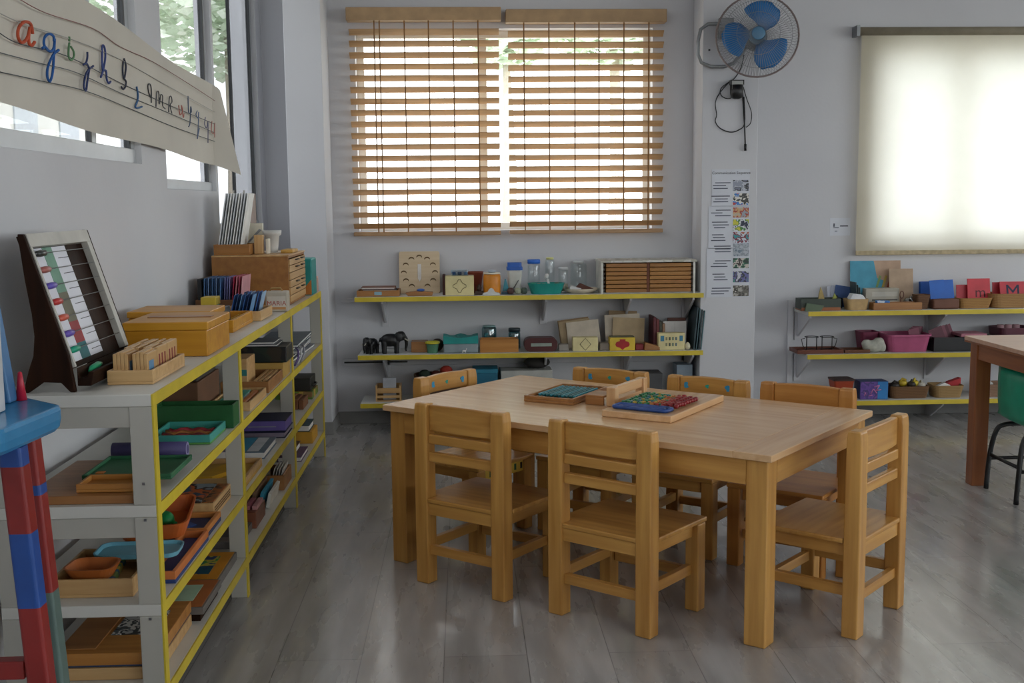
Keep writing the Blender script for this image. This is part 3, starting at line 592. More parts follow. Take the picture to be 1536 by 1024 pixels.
# ================================================================== left shelf: top board
Z0, Z1, Z2, Z3 = [z for z in ZS]
yA, yB_ = 2.60, 3.03
fr = thing('abacus', 'dark wooden counting frame with bead wires at the near end of the left shelf', 'abacus', (0, 0, Z0+.0004))
prof = [(-1.003, .362), (-.990, .362), (-.905, .085), (-.893, .0), (-.905, .0), (-.925, .022), (-.965, .024), (-.985, .010), (-1.000, .0), (-1.008, .0), (-1.006, .02), (-.997, .05), (-.984, .085), (-.979, .13), (-.982, .18), (-.993, .26)]
for y in (yA, yB_): G().prism(prof, 'y', y, y+.014).obj('side_panel', DW['z'], fr, .002)
tx = lambda s: -.990+.0965*s; tz = lambda s: .362-.315*s      # along the sloping face
g = G()
def slope(g, s0, s1, y0, y1, dn, mi=0, th=.004):
    n_ = Vector((.315, 0, .0965)).normalized(); a = [Vector((tx(s), y, tz(s)))+n_*dn for s in (s0, s1) for y in (y0, y1)]
    v = a+[p-n_*th for p in a]; return g.add(v, [(0, 1, 3, 2), (4, 6, 7, 5), (0, 4, 5, 1), (1, 5, 7, 3), (3, 7, 6, 2), (2, 6, 4, 0)], mi)
slope(g, .0, .98, yA+.014, yB_, -.016, 0, .006).obj('back_board', DW['z'], fr)
LG = P('#b9b6ae', .5)
g = G(); slope(g, 0, .095, yA+.0145, yB_-.0005, .002, 0, .02); slope(g, .095, .97, yB_-.03, yB_-.0005, .002, 0, .017); slope(g, .095, .97, yA+.0145, yA+.024, .002, 0, .012); g.obj('pale_border', LG, fr, .001)
g = G(); slope(g, .10, .94, yA+.03, yB_-.16, -.0135, 0, .001); slope(g, .10, .44, yA+.115, yA+.175, -.0125, 1, .0008); slope(g, .44, .66, yA+.115, yA+.175, -.0125, 2, .0008); slope(g, .66, .82, yA+.115, yA+.175, -.0125, 3, .0008); slope(g, .82, .94, yA+.115, yA+.175, -.0125, 4, .0008)
g.obj('striped_paper', [P('#e4e5ee', .6, .03), P('#6f9a85', .6), P('#6d6a56', .6), P('#9b2f36', .6), P('#1f6a70', .6)], fr)
bc = ['#3a3c3a', '#a8605a', '#6a5ac0', '#c03a3a', '#cf5f4a', '#6a55b5', '#1f9a7a']
for k in range(7):
    s = .145+.118*k; n_ = Vector((.315, 0, .0965)).normalized(); p0 = Vector((tx(s), yA+.014, tz(s)))+n_*-.002; p1 = Vector((tx(s), yB_-.03, tz(s)))+n_*-.002
    G().tube([p0, (p0+p1)/2+n_*.0015, p1], .0011, 6).obj('wire', METAL, fr)
    c = p0+Vector((0, .045+(.0 if k else .01), 0)); g = G()
    g.tube([c-Vector((0, .026, 0)), c-Vector((0, .022, 0)), c, c+Vector((0, .022, 0)), c+Vector((0, .026, 0))], [.002, .0072, .0082, .0072, .002], 12).obj('bead', P(bc[k], .3), fr)
    g = G(); slope(g, .185+.118*k, .19+.118*k, yA+.2, yB_-.16, -.0128, 0, .0006); slope(g, .185+.118*k, .19+.118*k, yA+.03, yA+.05, -.0128, 0, .0006); g.obj('printed_line', P('#3a3a42', .7), fr)
G().prism([(-.893, .055), (-.893, .012), (-.862, .012), (-.855, .045), (-.866, .045), (-.872, .03), (-.886, .03)], 'y', yA+.015, yB_-.0005).obj('bottom_trough', DW['y'], fr, .002)
c = Vector((-.879, yA+.06, .040)); G().tube([c, c+Vector((0, .02, .004)), c+Vector((.002, .06, .008)), c+Vector((.002, .085, .007))], [.003, .0075, .0075, .003], 10).obj('loose_bead', P('#1f9a6a', .3), fr)
# tile tray
tray('pale wooden tray of letter tiles on the near end of the left shelf', LW['x'], -.852, -.744, 2.70, 3.01, Z0, .034, .007)
rnd = random.Random(5)
for col_, x0 in (('left', -.836), ('right', -.790)):
    for row, (ya, yb) in enumerate(((2.712, 2.80), (2.806, 2.895), (2.901, 2.995))):
        for k in range(4):
            hh = .068-(.004 if (row+k) % 3 == 0 else 0)
            o = T('letter_tile', 'pale wooden letter tile in the %s row of the tile tray, %s block' % (col_, ('near', 'middle', 'far')[row]), 'tile', G().box(-.0042, .0042, -(yb-ya)/2, (yb-ya)/2, 0, hh), LW['y'], (x0+.009*k, (ya+yb)/2, Z0+.0085), 0, 'letter tiles in the pale tray', .0012)
            if k == 3:
                m_ = P('#8a3030', .6) if (col_ == 'right' and row) else P('#5f8fb8', .6)
                if col_ == 'right' and row:
                    for j in range(3): G().box(.0042, .0048, -.036+.026*j, -.026+.026*j, .02, .05).obj('letter_stroke', m_, o)
                else: G().box(.0042, .0048, -.03, .01, .012, .045).obj('blue_picture', m_, o)
# orange lidded boxes
ob = box('large orange wooden box with a sliding lid on the left shelf behind the tile tray', YW, -.957, -.725, 3.20, 3.50, Z0, .098, lid=YW, lh=.024, name='lidded_box')
G().box(-.085, .10, -.02, .02, .0981, .1005).obj('lid_recess', MW['x'], ob, .001)
box('second orange wooden box right behind the large lidded box', YW, -1.04, -.79, 3.53, 3.745, Z0, .098, lid=YW, lh=.02, name='lidded_box')
tray('orange wooden tray with books on the left shelf behind the orange boxes', YW, -1.045, -.772, 3.79, 4.14, Z0, .042, .012)
for k, c in enumerate(('#15191d', '#1d3a52', '#22303c')):
    box(('black', 'dark blue', 'slate')[k]+' slim booklet standing in the orange tray by its front edge', P(c, .5), -.862+.018*k, -.849+.018*k, 3.82, 3.95, Z0+.0125, .066, name='booklet', cat='book', bev=.001)
book('pale blue book lying across the orange tray', P('#7fb4cf', .5), -1.02, -.88, 3.83, 3.97, Z0+.0125, .045); book('teal book lying behind the pale blue book in the orange tray', P('#2f8f9a', .5), -1.02, -.87, 3.985, 4.09, Z0+.0125, .056)
o = tray('round cornered yellow tray insert on the front of the orange tray', P('#d0a52a', .5), -.835+.02, -.79, 3.96, 4.10, Z0+.0125, .02, .004, name='insert_tray')
tray('pale wooden card tray on the left shelf front edge behind the orange tray', LW['y'], -.905, -.747, 4.17, 4.42, Z0, .036, .008)
cards(6, 'blue card leaning in the pale card tray, one of the front six', [P('#2f62a8', .5), P('#1d4274', .5), P('#6f9fd0', .5)], -.865, .0135, 4.19, 4.26, Z0+.009, .088, 'blue cards in the pale card tray', 14)
cards(6, 'blue card leaning at the back of the pale card tray', [P('#1f4a86', .5), P('#3f78c0', .5), P('#9fc0e0', .5)], -.850, .0135, 4.30, 4.38, Z0+.009, .09, 'blue cards at the back of the card tray', 14)
box('green box with yellow front between the orange tray and brown cabinet', P('#2f9a72', .5), -.965, -.915, 4.19, 4.26, Z0, .088, lid=P('#d0b53a', .5), lh=.03, name='small_box')
# card rack against the wall
rk = tray('brown open rack of blue and pink cards by the left wall', BROWN, -1.068, -.878, 4.53, 4.74, Z0, .05, .006, name='card_rack', cat='rack')
cards(1, 'thick black folder standing first in the brown card rack', [P('#1a1b1e', .5)], -1.052, .01, 4.54, 4.72, Z0+.007, .125, None, 0, 'folder', .016, cat='folder')
cards(9, 'blue card standing in the brown card rack', [P('#5f88b8', .5), P('#27456f', .5), P('#7fa0cc', .5), P('#20385c', .5)], -1.036, .0078, 4.54, 4.72, Z0+.007, .128, 'blue cards in the brown rack', 2)
cards(3, 'lavender card standing in the brown card rack', [P('#8f8fc0', .5)], -.958, .009, 4.54, 4.72, Z0+.007, .130, 'lavender cards in the brown rack', 4)
cards(4, ['crimson card standing in the brown card rack', 'pale pink card standing at the right of the crimson card', 'rose card near the right end of the brown rack', 'light pink card at the right end of the brown rack'], [P('#b83a5a', .5), P('#d0909a', .5), P('#c05a72', .5), P('#d8a0a8', .5)], -.928, .011, 4.54, 4.72, Z0+.007, .135, 'pink cards in the brown rack', 6)
T('ribbon_roll', 'small tan roll in front of the brown drawer cabinet beside the pink cards', 'roll', G().lathe([(.014, 0), (.032, 0), (.034, .004), (.034, .03), (.032, .034), (.014, .034), (.013, .03), (.013, .004)], 20), P('#a8845a', .6), (-.835, 4.50, Z0+.0345), 0, None, 0, 90)
# small picture card bag
o = box('small picture book bag with red letters standing on the shelf edge by the brown cabinet', P('#b9b0a0', .6), -.79, -.702, 4.52, 4.58, Z0, .082, name='picture_bag', cat='bag', bev=.006)
G().tube([(-.03, 0, .082), (-.024, 0, .093), (.012, 0, .094), (.02, 0, .082)], .003, 8).obj('handle', P('#a88850', .6), o)
G().box(-.036, .036, -.0312, -.0301, .01, .062).obj('front_picture', P('#cfc8bc', .6), o); text('red_letters', 'MARIA', .026, P('#a8483a', .6), o, (0, -.0315, .026), (PI/2, 0, 0)); G().box(-.036, .036, -.0314, -.0312, .01, .02).obj('orange_band', P('#c08a55', .6), o)
# drawer cabinet
cb = thing('drawer_cabinet', 'brown wooden cabinet of small drawers at the far end of the left shelf', 'cabinet', (0, 0, Z0+.0004))
x0, x1, y0, y1, ch = -1.06, -.737, 4.813, 5.30, .207
G().box(x0, x1-.004, y0, y0+.012, 0, ch).box(x0, x1-.004, y1-.012, y1, 0, ch).box(x0, x0+.01, y0+.012, y1-.012, 0, ch).box(x0+.01, x1-.004, y0+.012, y1-.012, ch-.01, ch).box(x0+.01, x1-.004, y0+.012, y1-.012, 0, .01).obj('carcass', wood('#8a5a2c', '#a57138', 'y', .8), cb, .001)
G().box(x0, x1, y0-.002, y1+.004, ch+.0003, ch+.006).obj('top_panel', LW['y'], cb, .001)
hs = [.012, .042, .074, .106, .138, .168, .196]
for k in range(6):
    o = G().box(x1-.006, x1+.002, y0+.013, y1-.013, hs[k], hs[k+1]-.003).obj('drawer', LW['y'], cb, .001)
    for yy in (y0+.2, y0+.36): G().box(x1+.002, x1+.012, yy-.035, yy+.035, hs[k]+.016, hs[k]+.021).obj('handle', P('#3a2f26', .5), o) if k in (1, 2, 4, 5) else None
ZT = Z0+ch+.0068
tray('brown tray of upright white cards on top of the drawer cabinet', wood('#8a5a2c', '#a57138', 'x', .8), -1.055, -.905, 4.84, 5.02, ZT, .045, .007, name='card_tray')
cards(9, 'tall white card leaning in the brown tray on the drawer cabinet', [P('#e6e7e7', .6), P('#cfd3d6', .6), P('#f0f0ec', .6)], -1.043, .0115, 4.86, 5.0, ZT+.008, .255, 'tall white cards on the drawer cabinet', 10, 'card', .004)
cards(2, ['ragged grey paper sheet behind the tall white cards', 'second grey paper sheet behind the tall white cards'], [P('#b0aca6', .7), P('#a5a39e', .7)], -1.03, .045, 5.03, 5.05, ZT, .275, 'grey sheets on the drawer cabinet', 6, 'paper_sheet', .003, cat='paper')
box('dark green board standing behind the white cards on the drawer cabinet', P('#2f4a3a', .6), -.985, -.975, 5.10, 5.24, ZT, .255, name='board', cat='board', bev=.001); box('pinkish brown board standing beside the dark green board', P('#8f7a70', .6), -.955, -.945, 5.10, 5.25, ZT, .26, name='board', cat='board', bev=.001)
o = box('cream file of papers standing on the drawer cabinet right of the white cards', P('#e2dcc8', .6), -.975, -.885, 5.06, 5.085, ZT, .13, name='paper_file', cat='file', bev=.002, rz=0); G().prism([(-.04, .03), (-.03, .03), (.04, .10), (.03, .105)], 'y', -.0135, -.0126).obj('grey_stripe', P('#8d8f92'), o)
box('pale wooden block standing in front of the cream file on the cabinet', LW['z'], -.900, -.862, 4.92, 4.96, ZT, .082, name='wooden_block', cat='block'); box('narrow white block standing beside the pale wooden block', P('#ddd6c6', .6), -.852, -.838, 4.93, 4.97, ZT, .065, name='wooden_block', cat='block')
T('white_cup', 'white plastic cup standing on a card on the drawer cabinet', 'cup', G().lathe([(.001, 0), (.024, 0), (.026, .02), (.032, .07), (.040, .075), (.042, .095), (.038, .095), (.036, .08), (.028, .07), (.022, .006), (.001, .006)], 24), P('#d9d8d4', .4), (-.845, 5.06, ZT+.0035))
G_ = T('white_card', 'white card lying flat under the cup on the drawer cabinet', 'card', G().box(-.06, .05, -.07, .07, 0, .0025), P('#dddad6', .6), (-.845, 5.03, ZT), 12)
G_.location.y = 5.09
box('small yellow wooden stick box on the right edge of the drawer cabinet', P('#c79a4a', .5), -.80, -.748, 5.0, 5.16, ZT, .014, name='stick_box')
o = box('teal standing file box at the far end of the left shelf', P('#1f8d88', .5), -.79, -.712, 5.335, 5.50, Z0, .172, name='file_box', cat='file', bev=.006)
G().prism([(.039, .0), (.039+.0, .0), (.039, .0)], 'y', -.01, .01) if 0 else G().add([(-.036, -.0832, .004), (.036, -.0832, .004), (.036, -.0832, .075), (-.0, -.0832, .032), (-.036, -.0832, .022)], [(0, 1, 2, 3, 4)]).obj('orange_base', P('#b8702a', .5), o)
box('small pink striped box behind the teal file box', P('#c49a8a', .5), -.775, -.715, 5.52, 5.59, Z0, .075, name='small_box')
# ================================================================== left shelf: first bay
bb = box('flat brown wooden case at the near end of the second shelf board', MW['x'], -1.02, -.764, 2.575, 2.95, Z1, .02, name='flat_case', cat='case', bev=.002)
tray('small orange wooden tray on the flat brown case', OW['x'], -.905, -.775, 2.60, 2.70, Z1+.021, .02, .007)
o = tray('flat green tray lying across the flat brown case and shelf edge', P('#2f6a48', .5), -.93, -.716, 2.715, 2.93, Z1+.021, .014, .006, name='green_tray'); G().box(-.09, -.07, -.06, -.04, .0065, .008).obj('orange_tag', ORANGE, o)
T('purple_roll', 'dark purple rolled mat on the shelf between the green and teal trays', 'mat', G().tube([(-.1, 0, 0), (.1, 0, 0)], .021, 18).tube([(.1003, 0, 0), (.1008, 0, 0)], .019, 16, False, 1).tube([(.1009, 0, 0), (.1013, 0, 0)], .012, 16, False, 0), [P('#3f3868', .6), P('#8f8ab0', .6)], (-.86, 3.06, Z1+.022))
tt = tray('teal tray of red and yellow picture strips on the second shelf board', P('#3f9a90', .5), -.905, -.733, 3.215, 3.43, Z1, .028, .006, name='teal_tray', inner=P('#5a9a4a', .5))
for k, (c, lb) in enumerate((('#9a3a2c', 'brick red'), ('#8a2f30', 'dark red'), ('#b5723a', 'tan orange'), ('#a82f3a', 'crimson'))):
    g = G(); ls = []
    for j in range(9):
        x = -.07+.0165*j; y = -.075+.042*k+.008*math.sin(j*1.3+k); hh = .010+.004*math.sin(j*2+k); ls.append([(x, y-.014, 0), (x, y+.014, 0), (x, y+.010, hh), (x, y-.010, hh)])
    T('folded_cloth', lb+' crumpled strip lying in the teal tray', 'cloth', g.loft(ls, 0, True, True, True), P(c, .7, .25, 60), (-.819, 3.3225, Z1+.0073), 0, 'strips in the teal tray')
gb = tray('dark green open box across the second shelf board behind the teal tray', P('#1d5a2c', .5), -.955, -.713, 3.45, 3.541, Z1, .072, .006, name='green_box', cat='box')
T('amber_bell', 'small amber bell shaped ornament against the dark green box', 'ornament', G().lathe([(.001, 0), (.026, 0), (.027, .006), (.016, .014), (.017, .028), (.011, .036), (.004, .042), (.001, .042)], 16), P('#8a6a2c', .35, .2, 40), (-.80, 3.4385-.035+.0, Z1+.0005) if 0 else (-.822, 3.485, Z1+.0075))
box('brown cardboard box at the back of the second shelf board', P('#6f4c33', .7), -1.05, -.86, 3.63, 3.95, Z1, .115, name='cardboard_box'); box('flat dark box lying on the brown cardboard box', P('#3a3530', .6), -1.04, -.865, 3.65, 3.92, Z1+.1155, .03, name='flat_box')
# second board
pc = thing('puzzle_box', 'carved wooden puzzle box with a blue and orange picture on the third shelf board', 'puzzle', (-.819, 3.395, Z2+.0004))
G().box(-.075, .075, -.122, .122, 0, .046).obj('box_body', LW['y'], pc, .002); G().box(-.07, .035, -.112, .112, .0462, .049).obj('picture', pattern('puzzle_picture', ['#20364a', '#2a5068', '#c0602a', '#3a2f28', '#8a98a0'], 14, .5, 'noise'), pc); G().box(.038, .07, -.112, .112, .0462, .048).obj('orange_strip', pattern('puzzle_strip', ['#a8602a', '#8a5a30', '#2a2320'], 40, .5, 'noise'), pc)
g = G()
for k in range(22):
    for j in range(3): g.box(.075, .0756, -.112+.0102*k, -.106+.0102*k, .012+.008*j, .017+.008*j)
g.obj('fretwork', P('#5a3d22'), pc)
wt = tray('long pale wooden tray with puzzle pieces at the near end of the third shelf board', LW['x'], -.985, -.79, 2.612, 2.86, Z2, .044, .008)
box('light green and yellow picture board in the near wooden tray', pattern('green_board', ['#5a8a62', '#c8b04a', '#3a6a8a', '#7fa05a'], 12, .5, 'noise'), -.96, -.86, 2.64, 2.84, Z2+.009, .02, rz=8, name='picture_board', cat='board')
pf = tray('orange rimmed tray with a blue floor on the third shelf board edge', P('#c9743a', .5), -.785, -.713, 2.70, 3.06, Z2, .03, .01, name='orange_tray', inner=P('#27407a', .5))
T('orange_dish', 'deep orange plastic tray tilted across the near wooden tray', 'tray', G().bin(.19, .20, .045, .006, .016, .03), P('#c4622a', .45), (-.825, 2.975, Z2+.066), 4, 'orange plastic trays', 0, 9, -3)
o = T('plastic_sheet', 'light blue flat plastic lid under the tilted orange tray', 'sheet', G().bin(.21, .12, .012, .004, .004, .03), P('#6fb0c4', .45), (-.83, 2.815, Z2+.0455), 2)
T('toy_turtle', 'small green toy inside the tilted orange tray', 'toy', G().ball((0, 0, .018), (.022, .03, .018), 14).ball((.0, .034, .016), .011, 10).ball((.02, .018, .006), .007, 8).ball((-.02, .018, .006), .007, 8).ball((.02, -.018, .006), .007, 8).ball((-.02, -.018, .006), .007, 8), P('#1f8a4a', .4), (-.80, 2.96, Z2+.0755), 30, None, 0, 8, remesh=.0035)
T('orange_dish', 'shallow orange plastic tray lying in the near wooden tray', 'tray', G().bin(.12, .105, .03, .005, .014, .03), P('#b5652e', .45), (-.905, 2.683, Z2+.0305), -4, 'orange plastic trays')
o = tray('wide orange framed puzzle with a navy picture on the third shelf board', P('#c07a3a', .5), -.92, -.72, 3.075, 3.255, Z2, .028, .012, name='puzzle_tray', inner=P('#1f3560', .5)); G().prism([(-.06, -.05), (.02, -.06), (.05, .0), (.0, .05), (-.06, .04)], 'z', .0125, .016).obj('blue_piece', P('#3a5aa0', .5), o)
# bottom board
for k in range(2):
    o = box(('lowest pale wooden puzzle board at the near end of the bottom shelf', 'wooden puzzle board with a black and white picture, on the bottom shelf')[k], (LW['x'], OW['x'])[k], -.985, -.745, 2.615, 2.965, Z3+.0365*k, .030, name='puzzle_board', cat='puzzle', group='near puzzle boards', bev=.002)
    if k: G().box(-.02, .085, -.06, .10, .0302, .032).obj('picture', pattern('bw_picture', ['#23272a', '#5a646a', '#d6d6d2', '#30383c', '#b8bcbc'], 26, .5, 'noise'), o); G().box(-.115, -.03, -.15, .15, .0302, .033).obj('raised_panel', MW['x'], o, .001)
box('thin blue board between the two near puzzle boards', P('#3a4a6a', .5), -.98, -.748, 2.62, 2.96, Z3+.0308, .005, name='thin_board', cat='board', bev=.001)
def framed(label, x0, x1, y0, y1, z, fm, pm, im, h=.02):
    o = box(label, fm, x0, x1, y0, y1, z, h, name='framed_puzzle', cat='puzzle', bev=.001); cx, cy, w, d = ctr(x0, x1, y0, y1)
    G().box(-w/2+.006, w/2-.006, -d/2+.006, d/2-.006, h+.0002, h+.0015).obj('panel', pm, o); G().box(-w/2+.045, w/2-.04, -d/2+.05, d/2-.05, h+.0017, h+.003).obj('picture', im, o); return o
GREY = P('#6f6a66', .5)
framed('grey edged orange board with a pale green stripe on the bottom shelf', -.985, -.718, 2.985, 3.215, Z3+.02, GREY, P('#a8602c', .5), P('#a8c4a8', .5))
box('dark wooden board under the grey edged orange board', DW['y'], -.975, -.728, 2.99, 3.21, Z3, .0195, name='thin_board', cat='board', bev=.001)
framed('yellow framed animal puzzle on the bottom shelf', -.985, -.735, 3.255, 3.525, Z3, GREY, P('#cf8a1f', .5), pattern('animal_picture', ['#1f6a78', '#3f8f4a', '#c8b848', '#2a3f6a', '#1f5a6a'], 16, .5, 'noise'), .026)
framed('grey framed board behind the yellow puzzle on the bottom shelf', -.985, -.75, 3.64, 3.88, Z3, GREY, P('#7a7068', .5), P('#55504c', .5), .024)
# ================================================================== left shelf: middle bay
tray('shallow brown tray of wooden strips on the second board, middle bay', MW['x'], -.89, -.716, 4.10, 4.42, Z1, .042, .008)
for k in range(3): box('pale wooden strip lying in the shallow brown tray', LW['y'], -.775+.017*k, -.763+.017*k, 4.13, 4.40, Z1+.0085, .035, group='strips in the brown tray', name='wooden_strip', cat='strip', bev=.001)
o = box('pale wooden card box with a teal band standing in the shallow brown tray', LW['x'], -.868, -.795, 4.125, 4.28, Z1+.0085, .115, name='card_box'); G().box(-.034, .034, -.0782, -.0776, .052, .075).obj('teal_band', P('#2f7a78', .5), o); G().box(-.03, .0, -.0782, -.0776, .098, .110).obj('blue_sticker', P('#4a6a9a', .5), o)
yb = box('yellow cardboard box under the black patterned box, middle bay', P('#b8934a', .6), -.95, -.716, 4.45, 4.615, Z1, .062, name='cardboard_box')
kb = box('black patterned flat box on the yellow cardboard box', pattern('dark_pattern', ['#14181a', '#1a2622', '#101214', '#243028', '#332c22'], 22, .4), -.97, -.703, 4.45, 4.618, Z1+.063, .062, name='patterned_box')
for k in range(2): book(('grey magazine lying on the black patterned box', 'upper grey magazine on the black patterned box')[k], P(('#4a4e52', '#6a7078')[k], .5), -.96+.01*k, -.74-.01*k, 4.46, 4.61, Z1+.1258+.0095*k, .009, name='magazine', group='magazines on the black box')
wt = tray('pale tray with a teal booklet on the second board, middle bay', LW['y'], -.85, -.716, 3.74, 4.05, Z1, .03, .008); book('teal booklet leaning in the pale wooden tray', P('#3f9a90', .5), -.83, -.765, 3.78, 4.02, Z1+.009, .018); box('orange stick in the pale wooden tray', P('#c4763a', .5), -.757, -.738, 3.77, 4.02, Z1+.009, .016, name='wooden_stick', cat='stick')
book('thick navy book at the bottom of its pair on the third board, middle bay', NAVY, -.90, -.716, 4.43, 4.615, Z2, .024, pages=P('#8a7f90', .6)); o = book('thick navy box book on top of the other navy book, middle bay', NAVY, -.91, -.712, 4.435, 4.612, Z2+.025, .045, pages=P('#6a5aa0', .6))
G().box(-.05, .06, -.0888, -.0886, .018, .022).obj('silver_title', P('#8a8a9a'), o)
o = book('book with a blue and white cover on the third shelf board, middle bay', P('#6a7a88', .5), -.87, -.733, 4.06, 4.33, Z2, .026); G().box(-.055, .0, -.12, .12, .0262, .0268).obj('blue_panel', P('#3f9ac0', .5), o); G().box(.003, .045, -.12, .12, .0262, .0268).obj('white_panel', P('#cfd2d6', .5), o)
o = tray('yellow brown puzzle tray on the third shelf board, near in the middle bay', LW['x'], -.96, -.722, 3.64, 3.95, Z2, .03, .012, inner=P('#c9a04a', .5)); G().prism([(-.06, -.1), (.0, -.1), (.05, .0), (.06, .1), (.02, .11), (-.02, .02), (-.06, -.03)], 'z', .0125, .026).obj('yellow_piece', P('#d8a92f', .5), o)
book('lavender book lying behind the yellow brown puzzle tray', P('#7a7094', .5), -1.0, -.84, 3.97, 4.05, Z2, .05)
box('tall dark brown box at the back of the third shelf board, middle bay', P('#4a3423', .6), -1.06, -.925, 4.36, 4.60, Z2, .13, name='cardboard_box'); 
box('red brown wooden box of pink cards on the bottom shelf, middle bay', wood('#6a3a26', '#854d34', 'x'), -.86, -.735, 3.87, 4.05, Z3, .058, name='wooden_box'); cards(4, 'pink card lying on top of the red brown box', [P('#a8606a', .5), P('#c08a8a', .5)], -.82, .025, 3.90, 4.02, Z3+.059, .014, 'pink cards on the red brown box', 0, 'card', .016)
box('blue box at the near end of the bottom shelf, middle bay', P('#3f5a90', .5), -.90, -.76, 3.66 if 0 else 3.885-.17+.18, 3.885, Z3, .03, name='flat_box') if 0 else None
book('teal book lying flat on the bottom shelf, middle bay', P('#4a8088', .5), -.91, -.815, 4.12, 4.36, Z3, .045); book('grey book on top of the flat teal book', P('#55666c', .5), -.905, -.82, 4.13, 4.34, Z3+.046, .016)
for k, c in enumerate(('#8a6a50', '#2f8fae', '#d6d2c8')): box(('brown', 'bright blue', 'white')[k]+' slim book leaning beside the flat teal book', P(c, .5), -.802+.026*k, -.79+.026*k, 4.10+.02*k, 4.34, Z3, .075-.01*k, ry=12, name='book', cat='book', bev=.001)
o = tray('dark open box with papers on the bottom shelf at far end of the middle bay', MW['x'], -.92, -.722, 4.40, 4.60, Z3, .06, .008, name='open_box', cat='box'); book('dark grey book lying in the dark open box', P('#3a4240', .5), -.90, -.80, 4.42, 4.58, Z3+.009, .05)
for k in range(4): box('white paper sheet leaning at the end of the dark open box', P('#c9c4bc', .7), -.781+.011*k, -.779+.011*k, 4.43, 4.57, Z3+.009, .075, ry=14, name='paper_sheet', cat='paper', group='sheets in the dark open box', bev=0)
# ================================================================== left shelf: far bay
for k in range(5):
    book(('lowest', 'second', 'third', 'fourth', 'topmost')[k]+' grey magazine of the stack on the second shelf board, far bay', P(('#8a8f98', '#4f5a68', '#b0b4ba', '#3f4a58', '#6f7a84')[k], .5), -.93, -.735-.012*(k % 2), 4.92+.02*(k % 3), 5.47, Z1+.0148*k, .014, rz=(k*7) % 5-2, name='magazine', group='magazine stack in the far bay')
for k in range(3): T('curled_paper', ('purple', 'white', 'grey')[k]+' curled paper strip leaning on the magazine stack', 'paper', G().tube([(0, 0, 0), (.012, .03, .03), (.008, .06, .055), (-.006, .09, .066)], .004, 6), P(('#5a4a80', '#c9c9cc', '#9a9ca4')[k], .6), (-.722+.004*k, 4.78+.06*k, Z1+.004), 0, 'curled strips')
box('green and yellow picture box under the dark case, far bay', pattern('picnic', ['#6a8a2f', '#c0a04a', '#8a6a40', '#5a7a3a'], 20, .5), -.90, -.725, 5.32, 5.53, Z2, .036, name='flat_box'); o = box('dark case with a handle on the green and yellow box, far bay', P('#26241f', .5), -.89, -.735, 5.34, 5.52, Z2+.037, .06, name='dark_case', cat='case'); G().tube([(.0785, -.05, .02), (.09, -.04, .02), (.09, .04, .02), (.0785, .05, .02)], .004, 8).obj('handle', DARK, o)
T('green_ball', 'dark green ball beside the dark case in the far bay', 'ball', G().ball((0, 0, .033), .033, 18), P('#3a4a38', .5, .3, 40), (-.83, 5.25, Z2+.0005))
for k in range(3): box(('left', 'middle', 'right')[k]+' reddish wooden bar of three on the third shelf board, far bay', wood('#6a4028', '#8a5838', 'y'), -.80+.024*k, -.778+.024*k, 5.05, 5.30 if 0 else 5.21, Z2, .05-.004*k, name='wooden_bar', cat='block', group='wooden bars in the far bay')
o = box('yellow open box of dark books on the bottom shelf, far bay', P('#c9952f', .5), -.86, -.725, 5.28, 5.47, Z3, .055, name='yellow_box')
book('teal edged dark book standing in the yellow box', P('#2f4a50', .5), -.85, -.74, 5.29, 5.46, Z3+.056, .03); book('black book on top of the teal edged book in the far bay', P('#1a1a22', .5), -.86, -.77, 5.30, 5.45, Z3+.087, .03)
book('purple edged book on the bottom shelf, near in the far bay', P('#5a4060', .5), -.83, -.725, 4.90, 5.12, Z3, .022); book('brown book on top of the purple edged book', P('#5a3a2c', .5), -.86, -.755, 4.92, 5.1, Z3+.023, .03)
# ================================================================== shelves under the blinds: upper board
U, V_, W_ = BZ[0]+.0005, BZ[1]+.0005, BZ[2]+.0005
y0 = 6.19
o = stray('orange wooden tray with a blue tag at the left end of the upper blind shelf', MW['x'], 535, 599, 9, U, y0, .16); G().box(-.02, .02, -.0812, -.0806, .008, .026).obj('blue_tag', P('#8fb4c4', .5), o)
book('dark thin book lying in the orange tray at the left shelf end', P('#3a3a44', .5), X_(543, y0), X_(594, y0), y0+.02, y0+.14, U+.0085, .028, spine='y'); book('second thin brown book on top of the dark thin book', P('#7a4a34', .5), X_(541, y0), X_(592, y0), y0+.025, y0+.145, U+.037, .012, spine='y')
# clock board
cw_ = X_(660, 6.36)-X_(599, 6.36); ck = thing('clock_board', 'square pale wooden clock board with hollows and a white hand leaning on the wall', 'clock', (X_(629.5, 6.36), 6.375, U), 0)
ck.rotation_euler.x = math.radians(-7)
G().loft([[(x, y_, z+cw_/2+.0) for x, z in rrect(cw_, cw_*1.04, .012)] for y_ in (0, .014)]).obj('board', wood('#c9b08c', '#d9c4a4', 'x'), ck, .001).location.z = cw_*.02
for k in range(12):
    if k == 6: continue
    a = PI/2-2*PI*k/12; cx, cz = .088*math.cos(a), cw_/2+.088*math.sin(a)
    g = G(); g.tube([(cx+.015*math.cos(t), -.0004, cz+.013*math.sin(t)) for t in [PI*j/8 for j in range(9)]], [.0006, .002, .0032, .0038, .004, .0038, .0032, .002, .0006], 6); g.obj('hollow_shade', P('#6a5233', .7), ck)  # dark raised crescent painted for the shade inside each hollow
G().prism([(-.010, .165), (.010, .165), (.010, .085), (0, .066), (-.010, .085)], 'y', -.003, .0).obj('clock_hand', P('#d8d2cc', .5), ck, .001)
